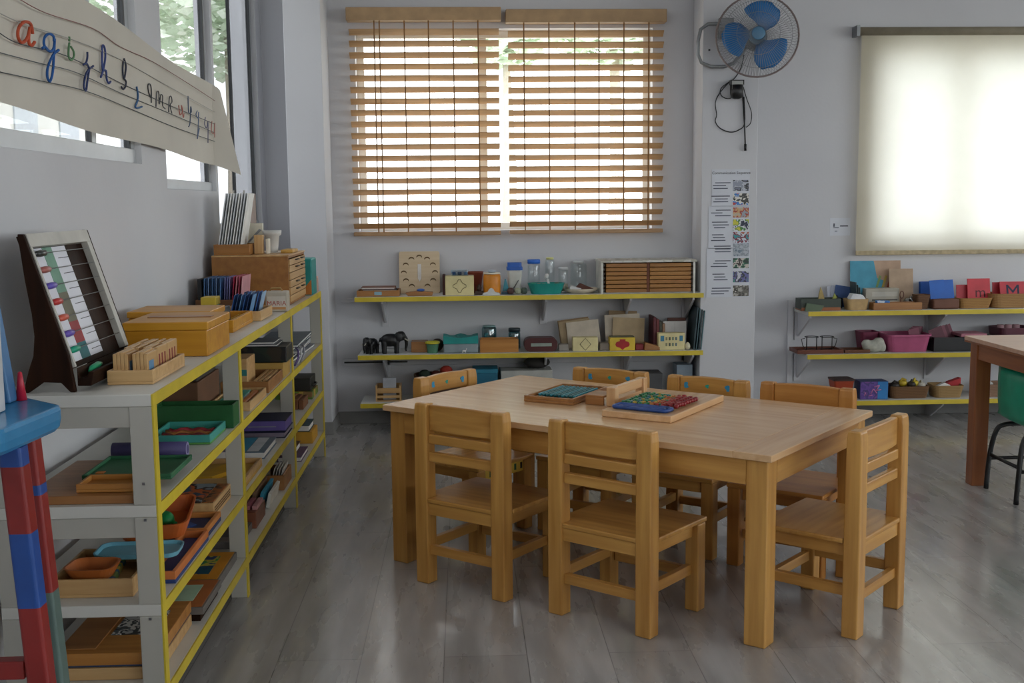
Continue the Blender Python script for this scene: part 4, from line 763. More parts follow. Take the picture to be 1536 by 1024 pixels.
o = T('wooden_boat', 'flat wooden boat shaped block with a blue bead in front of the clock board', 'boat', G().prism([(-.07, .0), (.062, .0), (.068, .02), (-.03, .026), (-.085, .018)], 'y', -.025, .025), MW['x'], (X_(631, y0), y0+.03, U), 0, None, .003); G().ball((.0, 0, .031), (.022, .014, .009), 12).obj('blue_bead', P('#3a64b8', .4), o); 
# diamond box and clutter
def front(o, d, name, poly, mat, dx=0, dz=0, th=.0008): return G().prism([(p[0]+dx, p[1]+dz) for p in poly], 'y', -d/2-th, -d/2-.0001).obj(name, mat, o)
def diamond(s, c=.0): 
    pts = []
    for k in range(4):
        a = PI/2*k; pts += [(s*math.cos(a+.15), s*math.sin(a+.15)), (s*.62*math.cos(a+PI/4), s*.62*math.sin(a+PI/4)), (s*math.cos(a+PI/2-.15), s*math.sin(a+PI/2-.15))]
    return pts
def outline(o, d, pts, mat, dz, r=.0016, name='outline'): return G().tube([(p[0], -d/2-.0006, p[1]+dz) for p in pts], r, 5, True).obj(name, mat, o)
LC = P('#dccf9a', .55)
o = sbox('cream box with a diamond outline on the upper blind shelf', LC, 668, 711, 29, U, y0, .11, name='geometry_box'); outline(o, .11, diamond(.036), P('#6a5a38'), .052)
sbox('dark maroon board standing behind the left of the cream diamond box', P('#4a2420', .6), 664, 668, 30, U, y0+.05, .10, name='board', cat='board', bev=.001)
T('clear_tub', 'clear plastic tub with blue lids on top of the cream diamond box', 'tub', G().bin(.10, .07, .03, .003, .004, .012), glass_mat('clear_plastic', (.86, .92, .95, 1), .12, .05), (X_(690, y0), y0+.05, U+pz(29)+.001))
for k in range(3): T('blue_disc', 'small blue disc in the clear tub on the cream box', 'cap', G().lathe([(.001, 0), (.011, 0), (.011, .016), (.001, .016)], 14), P(('#3a6a9a', '#2a4a6a', '#5a8ab0')[k], .4), (X_(681+9*k, y0), y0+.05, U+pz(29)+.0045), 0, 'blue caps in the clear tub')
T('terracotta_pot', 'red brown tapered pot behind the cream diamond box', 'pot', G().lathe([(.001, 0), (.03, 0), (.045, .115), (.049, .12), (.045, .12), (.03, .006), (.001, .006)], 20), P('#8a3f2a', .6), (X_(713, 6.37), 6.37, U))
T('toy_block', 'small dark toy figure right of the cream diamond box', 'toy', G().box(-.022, .022, -.02, .02, 0, .02).lathe([(.012, .02), (.014, .04), (.006, .055), (.001, .06)], 10), P('#4a3830', .6), (X_(719, y0), y0+.05, U))
def jar(label, px, wpx, hpx, lidc, body, z, yc, content=None, lidh=.03, name='jar', lidr=1.0, ccol=None):
    rr = wpx*yc/1697/2; h = pz(hpx, yc); hb = h-lidh
    o = T(name, label, 'jar', G().lathe([(.001, 0), (rr*.96, 0), (rr, .006), (rr, hb-.012), (rr*.9, hb), (rr*.86, hb), (rr*.96, hb-.013), (rr*.95, .008), (.001, .006)], 24), body, (X_(px, yc), yc, z))
    G().lathe([(.001, hb+.0004), (rr*lidr, hb+.0004), (rr*lidr, h-.003), (rr*lidr*.94, h), (.001, h)], 24).obj('lid', lidc, o)
    if content: G().lathe([(.001, .009), (rr*.93, .009), (rr*.93, .009+content), (.001, .009+content)], 20).obj('contents', ccol, o)
    return o
CLR = glass_mat('jar_glass', (.965, .98, .98, 1), .05, .04)
o = jar('orange jar with a cream lid and pale knob on the upper blind shelf', 738, 26, 33, P('#e2dcc8', .5), P('#d8871f', .45), U, y0+.05, lidh=.008); G().lathe([(.001, .1225), (.018, .1225), (.024, .130), (.018, .136), (.001, .137)], 16).obj('knob', P('#a8b4c0', .4), o)
front_l = T('white_scoop', 'white arched plastic piece in front of the orange jar', 'scoop', G().prism([(-.05, 0), (.05, 0), (.045, .012), (.02, .018), (.012, .034), (0, .04), (-.012, .034), (-.02, .018), (-.045, .012)], 'y', -.012, .012), P('#cfd0cc', .5), (X_(737, 6.183), 6.183+.012, U), 0, None, .003)
o = T('blue_lid_container', 'white tall tub with a blue lid on the upper blind shelf', 'tub', G().loft([[(x, y, z) for x, y in rrect(.066+z*.12, .066+z*.12, .014)] for z in (0, .13)]), P('#c9cac2', .5), (X_(772, 6.3), 6.30, U)); G().loft([[(x, y, z) for x, y in rrect(.088, .088, .016)] for z in (.1305, .148)]).loft([[(x, y, z) for x, y in rrect(.078, .078, .014)] for z in (.1485, .172)]).obj('lid', P('#2a5fb4', .45), o); G().tube([(-.008, -.0405, .03), (.02, -.0425, .075)], .0025, 6).obj('pen_mark', P('#5a5a5a'), o)
o = T('toy_sailboat', 'teal toy sailboat left of the blue lidded white tub', 'boat', G().prism([(-.03, 0), (.03, 0), (.035, .015), (-.03, .015)], 'y', -.012, .012), P('#2a4a5a', .5), (X_(760, y0+.05), y0+.05, U)); G().prism([(-.022, .018), (.016, .018), (-.004, .085), (-.01, .085)], 'y', -.002, .002).obj('sail', P('#3f8a9a', .5), o)
jar('clear jar with a bright blue lid in the middle of the upper blind shelf', 801, 19, 50, P('#2f6fd0', .45), CLR, U, 6.33, lidh=.024, lidr=1.02)
jar('clear jar with a flat pale yellow lid on the upper blind shelf', 825, 14, 52, P('#d8d88a', .5), CLR, U, 6.36, lidh=.012, lidr=.8)
jar('small clear jar with a flat white lid on the upper blind shelf', 845, 15, 38, P('#d2d4d4', .4), CLR, U, 6.32, lidh=.014, content=.04, ccol=P('#b8b4a0'))
jar('round clear glass jar with a domed white lid beside the insect of drawers cabinet'.replace('insect of drawers ', 'wide drawer '), 868, 25, 46, P('#c9cccc', .4), CLR, U, 6.392, lidh=.016, lidr=.66)
for k, (px, c, lb) in enumerate(((766, '#4a2f2c', 'maroon'), (777, '#9aa088', 'grey green'), (786, '#3a4a40', 'dark green'))): T('trinket', lb+' small pebble shaped trinket in front of the white tub', 'trinket', G().ball((0, 0, .02), (.02, .018, .02), 12), P(c, .5, .3, 60), (X_(px, 6.215), 6.215, U), 0, 'trinkets on the upper blind shelf')
o = T('teal_dish', 'teal oval dish of odds and ends on the upper blind shelf', 'dish', G().bin(.205, .12, .06, .006, .02, .05), P('#1f8f86', .4), (X_(820, 6.2), 6.19+.06, U))
for k, (dx, c, r_, lb) in enumerate(((-.07, '#3a9a72', .02, 'green'), (-.04, '#a8703a', .018, 'brown'), (-.012, '#8a8a70', .018, 'olive'), (.06, '#6a6a5a', .02, 'grey'))): T('pebble', lb+' round stone in the teal oval dish', 'stone', G().ball((0, 0, r_), r_, 12), P(c, .5, .2, 50), (X_(820, 6.2)+dx, 6.25, U+.024), 0, 'stones in the teal dish')
T('white_spoon', 'white spoon leaning out of the teal oval dish', 'spoon', G().tube([(0, 0, 0), (-.012, 0, .05)], [.006, .007], 8).ball((-.016, 0, .066), (.011, .007, .017), 10), P('#d6d6d4', .4), (X_(826, 6.2), 6.262, U+.03))
T('pale_plate', 'pale round plate with paper left of the wide drawer cabinet', 'plate', G().lathe([(.001, 0), (.07, 0), (.094, .018), (.097, .026), (.092, .026), (.07, .006), (.001, .006)], 28), P('#cfc4b0', .5), (X_(873, 6.2), 6.185+.098, U))
T('white_paper_wad', 'crumpled white paper on the left of the pale round plate', 'paper', G().prism([(-.035, 0), (.03, 0), (.035, .02), (.01, .026), (-.02, .038), (-.03, .03)], 'y', -.03, .03), P('#d8d8d8', .7), (X_(864, 6.2), 6.27, U+.0065), 0, None, .004)
T('brown_wedge', 'dark brown folded wedge on the pale round plate', 'block', G().prism([(-.04, 0), (.045, 0), (.05, .014), (-.03, .048), (-.055, .02)], 'y', -.025, .025), P('#5a2f20', .6), (X_(880, 6.2), 6.27, U+.0075), 0, None, .004); 
# wide drawer cabinet
x0, x1 = X_(905, 6.17, 400), X_(1040, 6.17, 400); cb = thing('slat_drawer_cabinet', 'wide white cabinet of thin orange wooden drawers at the right of the upper blind shelf', 'cabinet', (0, 0, U)); hh = pz(50, 6.2)-.012
G().box(x0-.012, x0, 6.172, 6.42, 0, hh).box(x1, x1+.012, 6.172, 6.42, 0, hh).box(x0, x1, 6.41, 6.42, 0, hh).box(x0, x1, 6.19, 6.41, 0, .006).obj('carcass', P('#c9c8bf', .5), cb)
G().box(x0-.016, x1+.02, 6.168, 6.43, hh+.0003, hh+.012).obj('top_panel', pattern('top_cloth', ['#cfcdc4', '#c4c2b6', '#d6d4cc', '#b4b2a4'], 14, .6, 'noise'), cb, .001)
G().box((x0+x1)/2-.008, (x0+x1)/2+.008, 6.178, 6.41, .0065, hh-.0005).obj('divider', P('#6a3a22', .6), cb)
for c in (0, 1):
    a, b_ = (x0+.016, (x0+x1)/2-.009) if c == 0 else ((x0+x1)/2+.009, x1-.012)
    for k in range(7): G().box(a, b_, 6.174, 6.40, .0075+k*(hh-.009)/7, .0075+(k+1)*(hh-.009)/7-.004).obj('drawer', wood('#8a571f', '#b07a34', 'x', .7), cb, .001)
for s_, xx in ((0, x0+.002), (1, x1-.010)):
    g = G()
    for k in range(7): g.box(xx, xx+.008, 6.18, 6.20, .012+k*(hh-.009)/7, .012+k*(hh-.009)/7+.012)
    g.obj('runner', P('#4a4038', .6), cb)
# ------------------------------------------------------------------ middle board
def elephant(label, px, py_, hpx, face):
    s = pz(hpx, 6.24)/.106
    g = G(); g.ball((0, 0, .066), (.052, .032, .034), 16); g.ball((.052, 0, .085), (.026, .022, .026), 14)
    for x in (-.032, .03):
        for y in (-.016, .016): g.tube([(x, y, .06), (x, y, .004), (x, y, 0)], [.014, .012, .013], 10)
    g.tube([(.066, 0, .085), (.078, 0, .07), (.080, 0, .04), (.075, 0, .018), (.079, 0, .008)], [.012, .010, .008, .006, .005], 10)
    for y in (-.024, .024): g.ball((.042, y, .082), (.020, .006, .024), 12)
    g.tube([(-.05, 0, .08), (-.058, 0, .06), (-.056, 0, .04)], .003, 6)
    o = T('elephant_figure', label, 'figurine', g, P('#0c0c0f', .4, .3, 40), (X_(px, 6.24), 6.24, V_), face, 'elephant figurines', remesh=.003); o.scale = (s, s, s)
    for y in (-.010, .010): G().tube([(.07, y, .072), (.088, y*1.3, .062), (.094, y*1.3, .066)], [.003, .0025, .001], 6).obj('tusk', P('#c9c4b4', .4), o)
elephant('larger black elephant figurine on the middle blind shelf', 584, 524, 32, 8)
elephant('smaller black elephant figurine at the left end of the middle blind shelf', 556, 524, 25, 235)
sbox('brown wooden box behind the green yellow rimmed pot', MW['x'], 615, 640, 16, V_, 6.25, .1, name='wooden_box'); T('brown_pouch', 'dark brown pouch right of the green yellow rimmed pot', 'pouch', G().ball((0, 0, .034), (.035, .04, .036), 14), P('#4a3626', .7, .2, 40), (X_(655, 6.31), 6.32, V_+.0))
o = T('green_pot', 'small green pot with a yellow rim on the middle blind shelf', 'pot', G().loft([[(x, y, z) for x, y in rrect(.058+.2*z, .058+.2*z, .02)] for z in (0, .055)]), P('#4a7a60', .5), (X_(647, 6.2), 6.205+.035, V_)); G().tube([(x, y, .0565) for x, y in rrect(.07, .07, .028)], .0065, 8, True).obj('yellow_rim', P('#d2c838', .45), o)
o = sbox('clear box with a teal cloth cover on the middle blind shelf', P('#8f9ba0', .25), 664, 716, 14, V_, 6.2, .12, name='clear_box', bev=.006)
xs = [(-.096+.0192*k) for k in range(11)]; g = G(); ls = [[(x, -.064, .0515), (x, .064, .0515), (x, .064, .084+.012*math.cos(x*33)**2), (x, -.064, .082+.014*abs(x)/.096)] for x in xs]; g.loft(ls).obj('teal_cover', P('#1a8f8a', .6), o)
T('white_figurine', 'tiny white animal figurine in front of the teal covered box', 'figurine', G().ball((0, 0, .014), (.012, .006, .006), 10).tube([(-.008, 0, .012), (-.010, 0, 0)], .002, 6).tube([(.008, 0, .012), (.008, 0, 0)], .002, 6).tube([(.010, 0, .016), (.014, 0, .028)], .003, 6), P('#dedede', .4), (X_(695, 6.182), 6.182, V_), 20)
AQ = glass_mat('aqua_glass', (.55, .72, .74, 1), .15, .05)
stray('orange wooden tray in front of two glass jars on the middle blind shelf', OW['x'], 719, 777, 20, V_, 6.2, .1); jar('aqua glass jar at the left behind the orange wooden tray', 733, 22, 36, P('#7fa0a0', .3), AQ, V_, 6.36, content=.05, lidh=.008, lidr=.9, ccol=P('#6a4a30'))
o = jar('tilted aqua glass jar at the right behind the orange wooden tray', 771, 18, 31, P('#23333a', .4), AQ, V_, 6.37, lidh=.02); 
T('red_case', 'dark red oval case with a pale slot on the middle blind shelf', 'case', G().prism([(x, z+.0385) for x, z in rrect(.185, .077, .034, 6)], 'y', -.045, .045).box(-.055, .06, -.0462, -.0452, .03, .048, 1), [P('#4a1a1a', .45), P('#8f9a90', .5)], (X_(811, 6.2), 6.25, V_), 0, None, .004)
def env(label, p0, p1, hp, yy, mat, tilt, th=.004, name='envelope'): return sbox(label, mat, p0, p1, hp, V_, yy, th, name=name, cat='envelope', bev=.001, rx=-12) if 0 else T(name, label, 'envelope', G().box(-(X_(p1, yy)-X_(p0, yy))/2, (X_(p1, yy)-X_(p0, yy))/2, 0, th, 0, pz(hp, yy)), mat, ((X_(p0, yy)+X_(p1, yy))/2, yy, V_+.5*(X_(p1, yy)-X_(p0, yy))*abs(math.sin(math.radians(tilt)))), 0, 'paper envelopes on the middle blind shelf', .001, -7, tilt)
MAN = P('#b09a78', .7); PUT = P('#c4b8a6', .7)
env('brown envelope at the back left of the envelope pile', 841, 888, 42, 6.345, P('#8f7656', .7), -7); env('tan envelope leaning in the left envelope pile', 843, 890, 40, 6.325, MAN, -8); env('pale envelope with dark marks at the front of the left pile', 853, 902, 40, 6.305, PUT, -6)
env('brown envelope at the back of the right envelope pile', 912, 955, 55, 6.345, P('#8f7656', .7), 2); env('large pale envelope in the middle of the right pile', 909, 962, 50, 6.325, PUT, -2); env('tan crumpled envelope at the right of the right pile', 918, 966, 45, 6.305, MAN, 3)
o = sbox('cream card box with a broken diamond outline on the middle blind shelf', LC, 859, 897, 21, V_, 6.195, .06, name='geometry_box'); outline(o, .06, [(.03, 0), (0, .034), (-.03, 0), (0, -.034)], P('#3a3026'), .039, .0016)
sbox('grey small box left of the yellow box with a red shape', P('#8a8078', .6), 900, 914, 11, V_, 6.22, .06, name='small_box'); sbox('grey small box left of the cream broken diamond box', P('#9a948c', .6), 838, 853, 10, V_, 6.22, .05, name='small_box')
o = sbox('yellow box with a red clover shape on the middle blind shelf', P('#d8b838', .5), 915, 953, 20, V_, 6.195, .07, name='geometry_box'); outl = []
front(o, .07, 'red_shape', [(.0, .004), (.014, .016), (.036, .024), (.040, .036), (.034, .048), (.016, .054), (.016, .064), (-.016, .064), (-.016, .054), (-.034, .048), (-.040, .036), (-.036, .024), (-.014, .016)], P('#a81f22', .5)); G().box(-.066, .066, -.03, .034, .0738, .078).obj('dark_top', P('#5a5a40', .5), o)
sbox('small red box right of the yellow clover box', P('#8a2a30', .5), 954, 966, 9, V_, 6.21, .06, name='small_box')
for k, (c, lb) in enumerate((('#5a1f26', 'maroon'), ('#6a2a2a', 'red brown'), ('#3a3a2e', 'dark olive'), ('#8a6a50', 'tan'))):
    box(lb+' upright book on the right of the middle blind shelf', P(c, .5), X_(980, 6.26)+.017*k, X_(980, 6.26)+.017*k+.015, 6.25, 6.42, V_, .178-.012*k, name='book', cat='book', group='upright books on the middle blind shelf', bev=.001)
sbox('wide brown book standing at the back right of the middle blind shelf', P('#6a3a2a', .5), 1002, 1029, 43, V_, 6.36, .02, name='book', cat='book', bev=.001)
o = sbox('white double card standing behind the word card box', P('#c9c6c2', .6), 995, 1030, 41, V_, 6.28, .012, name='white_card', cat='card', bev=.001); G().box(-.0006, .0006, -.0066, -.0061, .02, .145).obj('fold_line', P('#8a8884'), o)
T('tan_cone', 'tan wooden block left of the word card box', 'block', G().prism([(-.04, 0), (.05, 0), (.05, .02), (-.035, .045)], 'y', -.03, .03), MW['x'], (X_(975, 6.25), 6.22, V_), 0, None, .003)
o = sbox('cream word card box with small blue pictures on the middle blind shelf', LC, 988, 1028, 26, V_, 6.19, .05, name='word_box')
for k in range(2): G().box(*((-.062, -.042), (.044, .062))[k], -.0258, -.0251, .05, .08).obj('blue_picture', P('#3f7f9a', .5), o)
for k in range(8): G().box(-.034+.018*(k % 4), -.024+.018*(k % 4), -.0258, -.0251, .055-.033*(k//4), .073-.033*(k//4)).obj('small_picture', P(('#8a8668', '#5a5a4a', '#7a8a72', '#6a7a80')[k % 4]), o)
T('egg', 'small cream egg right of the word card box', 'egg', G().lathe([(.001, 0), (.012, .005), (.016, .018), (.012, .034), (.005, .041), (.001, .042)], 16), P('#d8d0b0', .4), (X_(1032, 6.2), 6.2, V_))
for k in range(4): T('grey_folder', 'tall teal grey folder leaning at the right end of the middle blind shelf', 'folder', G().box(-.003, .003, -.11, .11, 0, .235-.006*k), P(('#33484e', '#3f5a60', '#2c4046', '#4a6a70')[k], .5), (X_(1036, 6.3)+.013*k, 6.30, V_+.0015), 0, 'tall folders on the middle blind shelf', 0, 0, 5)
# ------------------------------------------------------------------ lower board
o = thing('letter_rack', 'small pale wooden rack with a white paper at left end of the lower blind shelf', 'rack', (X_(579, 6.22), 6.27, W_)); 
G().box(-.07, .07, -.05, .05, 0, .006).obj('base', LW['x'], o); G().box(-.07, -.062, -.05, .05, .0063, .09).obj('side', LW['z'], o); G().box(.062, .07, -.05, .05, .0063, .09).obj('side', LW['z'], o)
for a, b_ in ((.02, .034), (.048, .075)): G().box(-.0617, .0617, -.05, -.042, a, b_).obj('slat', LW['x'], o)
G().box(-.0617, .0617, .042, .05, .01, .09).obj('back_panel', LW['x'], o)
sbox('white paper block standing in the small wooden rack', P('#b8bcc4', .6), 571, 591, 33, W_+.006, 6.24, .03, name='paper_block', cat='paper', bev=.002)
def bas(label, p0, p1, hp, z, yy, d, ha, hb, **k): return basket(label, wicker('wicker_'+ha[1:], ha, hb), p0, p1, hp, z, yy, d, **k)
bas('large brown round basket of red things on the lower blind shelf', 617, 692, 38, W_, 6.2, .2, '#3f2a1c', '#6a4a30', fl=.02, r=.08)
for k, (dx, c, r_, dz, lb) in enumerate(((-.075, '#2a3a2c', .034, .055, 'dark green'), (-.012, '#5a2a22', .030, .06, 'dark red'), (.046, '#b03a2c', .036, .09, 'bright red'), (.105, '#8a2f28', .024, .055, 'brick red'))): T('cloth_ball', lb+' cloth bundle in the large brown round basket', 'cloth', G().ball((0, 0, r_), (r_, r_*.9, r_*.85), 14), P(c, .8, .25, 40), (X_(655, 6.3)+dx, 6.30, W_+.075+dz*.5), 0, 'bundles in the round basket')
sbox('teal blue box behind the left end chair on the lower blind shelf', P('#1f6a86', .5), 708, 745, 47, W_, 6.22, .16, name='teal_box', lid=P('#2a7f9a', .5), lh=.022)
sbox('wide white box with a cream front on the lower blind shelf', P('#b8b9b4', .6), 750, 828, 43, W_, 6.24, .16, name='white_box'); T('dark_hat', 'dark cloth mound lying on the wide white box', 'cloth', G().ball((0, 0, 0), (.075, .05, .035), 16), P('#3a3836', .8), (X_(805, 6.3), 6.32, W_+pz(43, 6.24)+.036))
sbox('dark grey box at the middle of the lower blind shelf behind the chairs', P('#4a4a4c', .6), 950, 995, 36, W_, 6.23, .15, name='grey_box'); T('brown_ball', 'brown round ball on the lower blind shelf behind the sticker chair', 'ball', G().ball((0, 0, .066), .066, 16), P('#6a3f24', .6, .2, 30), (X_(917, 6.25), 6.27, W_)); sbox('pale blue grey box at the right end of the lower blind shelf', P('#8a98a4', .6), 1016, 1040, 47, W_, 6.26, .12, name='blue_box')
# ================================================================== shelves under the roller shade
A_, B_, C_ = RZ[0]+.0005, RZ[1]+.0005, RZ[2]+.0005
xr = lambda p, yy=6.2: at(p, 460, Y=yy).x
o = stray('orange based dark green open tray at the left end of the upper shade shelf', P('#333d34', .5), 1202, 1262, 18, A_, 6.2, .11, inner=P('#8a5530', .5)); G().box(-.11, .11, -.0562, -.0553, 0, .018).obj('orange_base', P('#96582e', .5), o)
for k, (px, hp, lb) in enumerate(((1237, 36, 'taller'), (1258, 26, 'shorter'))): T('leaf_sail', lb+' tan leaf shaped sail standing in the dark green tray', 'sail', G().prism([(-.022, 0), (.028, 0), (.012, pz(hp)*.55), (-.006, pz(hp)-.01), (-.016, pz(hp)*.6)], 'y', -.004, .004), P(('#a8925a', '#9aa04a')[k], .6, .2, 50), (xr(px), 6.26, A_+.0085), 0, 'leaf sails in the green tray', .001)
T('green_wedge', 'grey green folded wedge lying in front of the dark green tray', 'wedge', G().prism([(-.06, 0), (.03, 0), (.05, .03), (-.05, .045)], 'y', -.006, .006), P('#5a6a54', .6), (xr(1222), 6.188, A_), 0, None, .002)
T('black_pot', 'small black pot with a knob behind the beige basket', 'pot', G().lathe([(.001, 0), (.03, 0), (.032, .05), (.034, .055), (.02, .06), (.006, .062), (.006, .072), (.001, .073)], 18), BLACK, (xr(1268), 6.35, A_))
for k in range(3): T('white_sheet', 'white card leaning on the wall above the black pot', 'card', G().box(-.06, .06, -.0015, .0015, 0, .12), P(('#c4c8d4', '#aab0c0', '#3f5a90')[k], .6), (xr(1256, 6.39)+.012*k, 6.380-.006*k, A_+.004), 0, 'cards leaning beside the blue pictures', 0, -8, 5*k)
o = basket('beige basket with white papers at the left of the upper shade shelf', P('#b8996a', .6, .1, 40), 1272, 1305, 17, A_, 6.195, .1, .008, .02, 'beige_basket')
for k in range(2): T('folded_paper', 'folded white paper lying in the beige basket', 'paper', G().prism([(-.045, 0), (.045, 0), (.03, .022), (-.03, .03)], 'y', -.02, .02), P('#d8dadc', .7), (xr(1288)-.004+.01*k, 6.222+.045*k, A_+.042 if 0 else A_+.0605), 0, 'papers in the beige basket', .002)
bp_ = thing('picture_board', 'large picture board of blue and tan leaning on the wall below the roller shade', 'board', (xr(1313, 6.41), 6.405, A_)); bp_.rotation_euler.x = math.radians(-6)
w_ = (xr(1351, 6.4)-xr(1275, 6.4))/2; h_ = pz(70, 6.41)
G().box(-w_, w_, 0, .004, 0, h_).obj('tan_panel', P('#b89a82', .6), bp_); G().prism([(-w_, 0), (.02, 0), (.06, h_*.55), (.01, h_*.62), (-.01, h_), (-w_, h_)], 'y', -.0008, -.0001).obj('blue_area', P('#4a9ab4', .6), bp_)
for k, (x, c) in enumerate(((.0, '#7a9a5a'), (.035, '#b8a04a'), (.065, '#a8503a'), (.10, '#8a4a3a'))): G().prism([(x, h_*.42), (x+.014, h_*.42), (x+.034, h_*.66), (x+.022, h_*.68)], 'y', -.0016, -.0009).obj('crayon_mark', P(c), bp_)
T('tan_board', 'smaller tan board in front of the large blue picture board', 'board', G().box(-.07, .07, 0, .004, 0, pz(60)), P('#b49a80', .6), (xr(1350, 6.38), 6.36, A_+.0005), 0, None, .001, -6)
for k in range(3): T('dark_card', 'dark card standing at the left of the blue picture board', 'card', G().box(-.002, .002, -.05, .05, 0, .15-.015*k), P('#3a4a48', .5), (xr(1281, 6.33)+.010*k, 6.325, A_+.001), 0, 'dark cards beside the picture board', 0, 0, -4)
o = sbox('grey open paper box with scissors below the roller shade', P('#a8a294', .6), 1299, 1349, 31, A_, 6.265, .06, name='paper_box'); G().box(-.06, .085, -.0308, -.0301, .046, .054).obj('dark_slot', P('#4a4640'), o); G().box(-.06, .085, -.0308, -.0301, .07, .095).obj('light_panel', P('#b8b4a8', .5), o)
o = T('scissors', 'brown handled scissors sticking out of the grey paper box', 'scissors', G().tube([(.018*math.cos(t)*.6, 0, .135+.02*math.sin(t)) for t in [2*PI*j/14 for j in range(14)]], .003, 6, True).tube([(-.004, 0, .115), (-.01, 0, .06)], .004, 6), P('#6a4434', .5), (xr(1352, 6.255), 6.253, A_+.0)); o.location.z = A_-.03+.032-.06+.002 if 0 else A_+.0; o.location.z -= .055
tray_b = stray('long brown tray with a blue cube in front of the grey paper box', MW['x'], 1311, 1384, 11, A_, 6.185, .07); T('patterned_cube', 'small blue and white patterned pouch in the long brown tray', 'pouch', G().prism([(-.036, 0), (.036, 0), (.036, .042), (-.040, .044)], 'y', -.016, .016), pattern('blue_lace', ['#2f6ab4', '#5a9ad0', '#c4d4e4', '#3a7ac0'], 70, .5), (xr(1325), 6.212, A_+.0085), 0, None, .003)
T('crumpled_foil', 'crumpled clear wrapper right of the grey paper box', 'wrapper', G().ball((0, 0, .03), (.03, .02, .032), 10).ball((.016, 0, .05), (.012, .01, .026), 8), glass_mat('wrapper', (.75, .78, .78, 1), .3, .15), (xr(1362, 6.3), 6.30, A_))
bas('small brown basket left of the blue cards on the upper shade shelf', 1375, 1397, 22, A_, 6.21, .08, '#4a3020', '#7a5638', fl=.01, r=.015)
cards(3, ['darker blue card standing behind the bright blue cards', 'blue card standing at the back left of the blue group', 'blue card third from the front'], [P('#1f55a8', .5)], 6.36, .012, xr(1381, 6.36), xr(1412, 6.36), A_, .142, 'blue cards on the shade shelf', -6, 'blue_card', .003, 'y')
sbx = sbox('brown oval box holding bright blue cards on the upper shade shelf', P('#6a4230', .6), 1401, 1440, 15, A_, 6.2, .1, name='card_box', bev=.008)
for k, (p0, p1, lb) in enumerate(((1400, 1422, 'left'), (1419, 1437, 'right'))): T('blue_card', lb+' bright blue card leaning on the brown oval box', 'card', G().box(-(xr(p1)-xr(p0))/2, (xr(p1)-xr(p0))/2, 0, .003, 0, .105), P('#1f62bc', .5), ((xr(p0)+xr(p1))/2, 6.24+.01*k, A_+pz(15)+.001), 0, 'bright blue cards in the brown oval box', 0, -10, -3)
bas('light wicker tray holding red letter cards', 1440, 1492, 16, A_, 6.2, .13, '#8f6434', '#b98d52', fl=.014, r=.03); 
o = box('red card standing at the back left in the light wicker tray', P('#b02a36', .5), xr(1434, 6.29), xr(1460, 6.29), 6.285, 6.289, A_+.006, .122, name='red_card', cat='card', bev=.001, rx=-6)
o = box('red card with a black letter m standing in the light wicker tray', P('#c4333e', .5), xr(1451, 6.27), xr(1485, 6.27), 6.262, 6.266, A_+.006, .158, name='red_card', cat='card', bev=.001, rx=-9); text('letter_m', 'm', .085, P('#5a1a20', .6), o, (.008, -.0026, .052), (PI/2, 0, 0))
bas('wide wicker basket holding red cards with a large M', 1490, 1552, 22, A_, 6.2, .16, '#8a6038', '#b8905a', fl=.016, r=.04)
o = box('red card with a large dark letter M in the wide wicker basket', P('#c03440', .5), xr(1500, 6.27), xr(1538, 6.27), 6.262, 6.267, A_+.03, .115, name='red_card', cat='card', bev=.001, rx=-14); text('letter_m', 'M', .115, P('#1f2440', .6), o, (0, -.003, .018), (PI/2, 0, 0))
box('plain red card at the back left of the wide wicker basket', P('#b02a36', .5), xr(1488, 6.31), xr(1512, 6.31), 6.305, 6.309, A_+.008, .13, name='red_card', cat='card', bev=.001, rx=-6)
# middle
stray('flat red brown tray under the black wire glasses on the middle shade shelf', wood('#5a2f22', '#74402c', 'x'), 1198, 1268, 6, B_, 6.19, .16); stray('second flat brown tray right of the wire glasses tray', wood('#5f3a26', '#7a4c30', 'x'), 1270, 1308, 5, B_, 6.195, .12)
o = thing('wire_cups', 'pair of black wire frame cups on the flat red brown tray', 'wire frame', (xr(1236), 6.27, B_+.009))
for x in (-.044, .044):
    g = G()
    for z in (.006, .078): g.tube([(x+.038*math.cos(t), .038*math.sin(t), z) for t in [2*PI*j/20 for j in range(20)]], .0022, 6, True)
    for t in (0.4, 2.0, 3.6, 5.2): g.tube([(x+.038*math.cos(t), .038*math.sin(t), .006), (x+.038*math.cos(t), .038*math.sin(t), .078)], .002, 6)
    g.obj('wire_ring', BLACK, o); s_ = 1 if x > 0 else -1
    G().tube([(x+s_*.038, 0, .07), (x+s_*.058, 0, .066), (x+s_*.05, 0, .03), (x+s_*.038, 0, .012)], .0022, 6).obj('handle', BLACK, o)
T('white_shell', 'crumpled white cloth animal on the middle shade shelf', 'toy', G().ball((0, 0, .035), (.06, .04, .036), 14).ball((.03, -.01, .055), (.034, .03, .034), 12).ball((-.035, 0, .05), (.03, .025, .026), 12).ball((.05, -.01, .03), (.025, .02, .03), 10), P('#b8b8ac', .7, .15, 50), (xr(1314), 6.235, B_-.002), 0, remesh=.005)
PK = P('#b0557a', .45); basket('pink plastic tub with a rim on the middle shade shelf', PK, 1335, 1400, 27, B_, 6.2, .19, .014, .03, 'pink_tub', 'tub', None, .008)
basket('dark pink tub behind the white cloth animal', P('#7a2f4a', .5), 1293, 1322, 28, B_, 6.315, .115, .01, .02, 'dark_pink_tub', 'tub')
for k in range(4): T('pink_card', 'dusty pink card standing in the pink plastic tub', 'card', G().box(-.03, .03, -.0015, .0015, 0, .125), P(('#8a5060', '#6f3f4e')[k % 2], .6), (xr(1384)+.008*k, 6.25+.03*k, B_+.0065), 0, 'pink cards in the tub', 0, 0, -14+6*k)
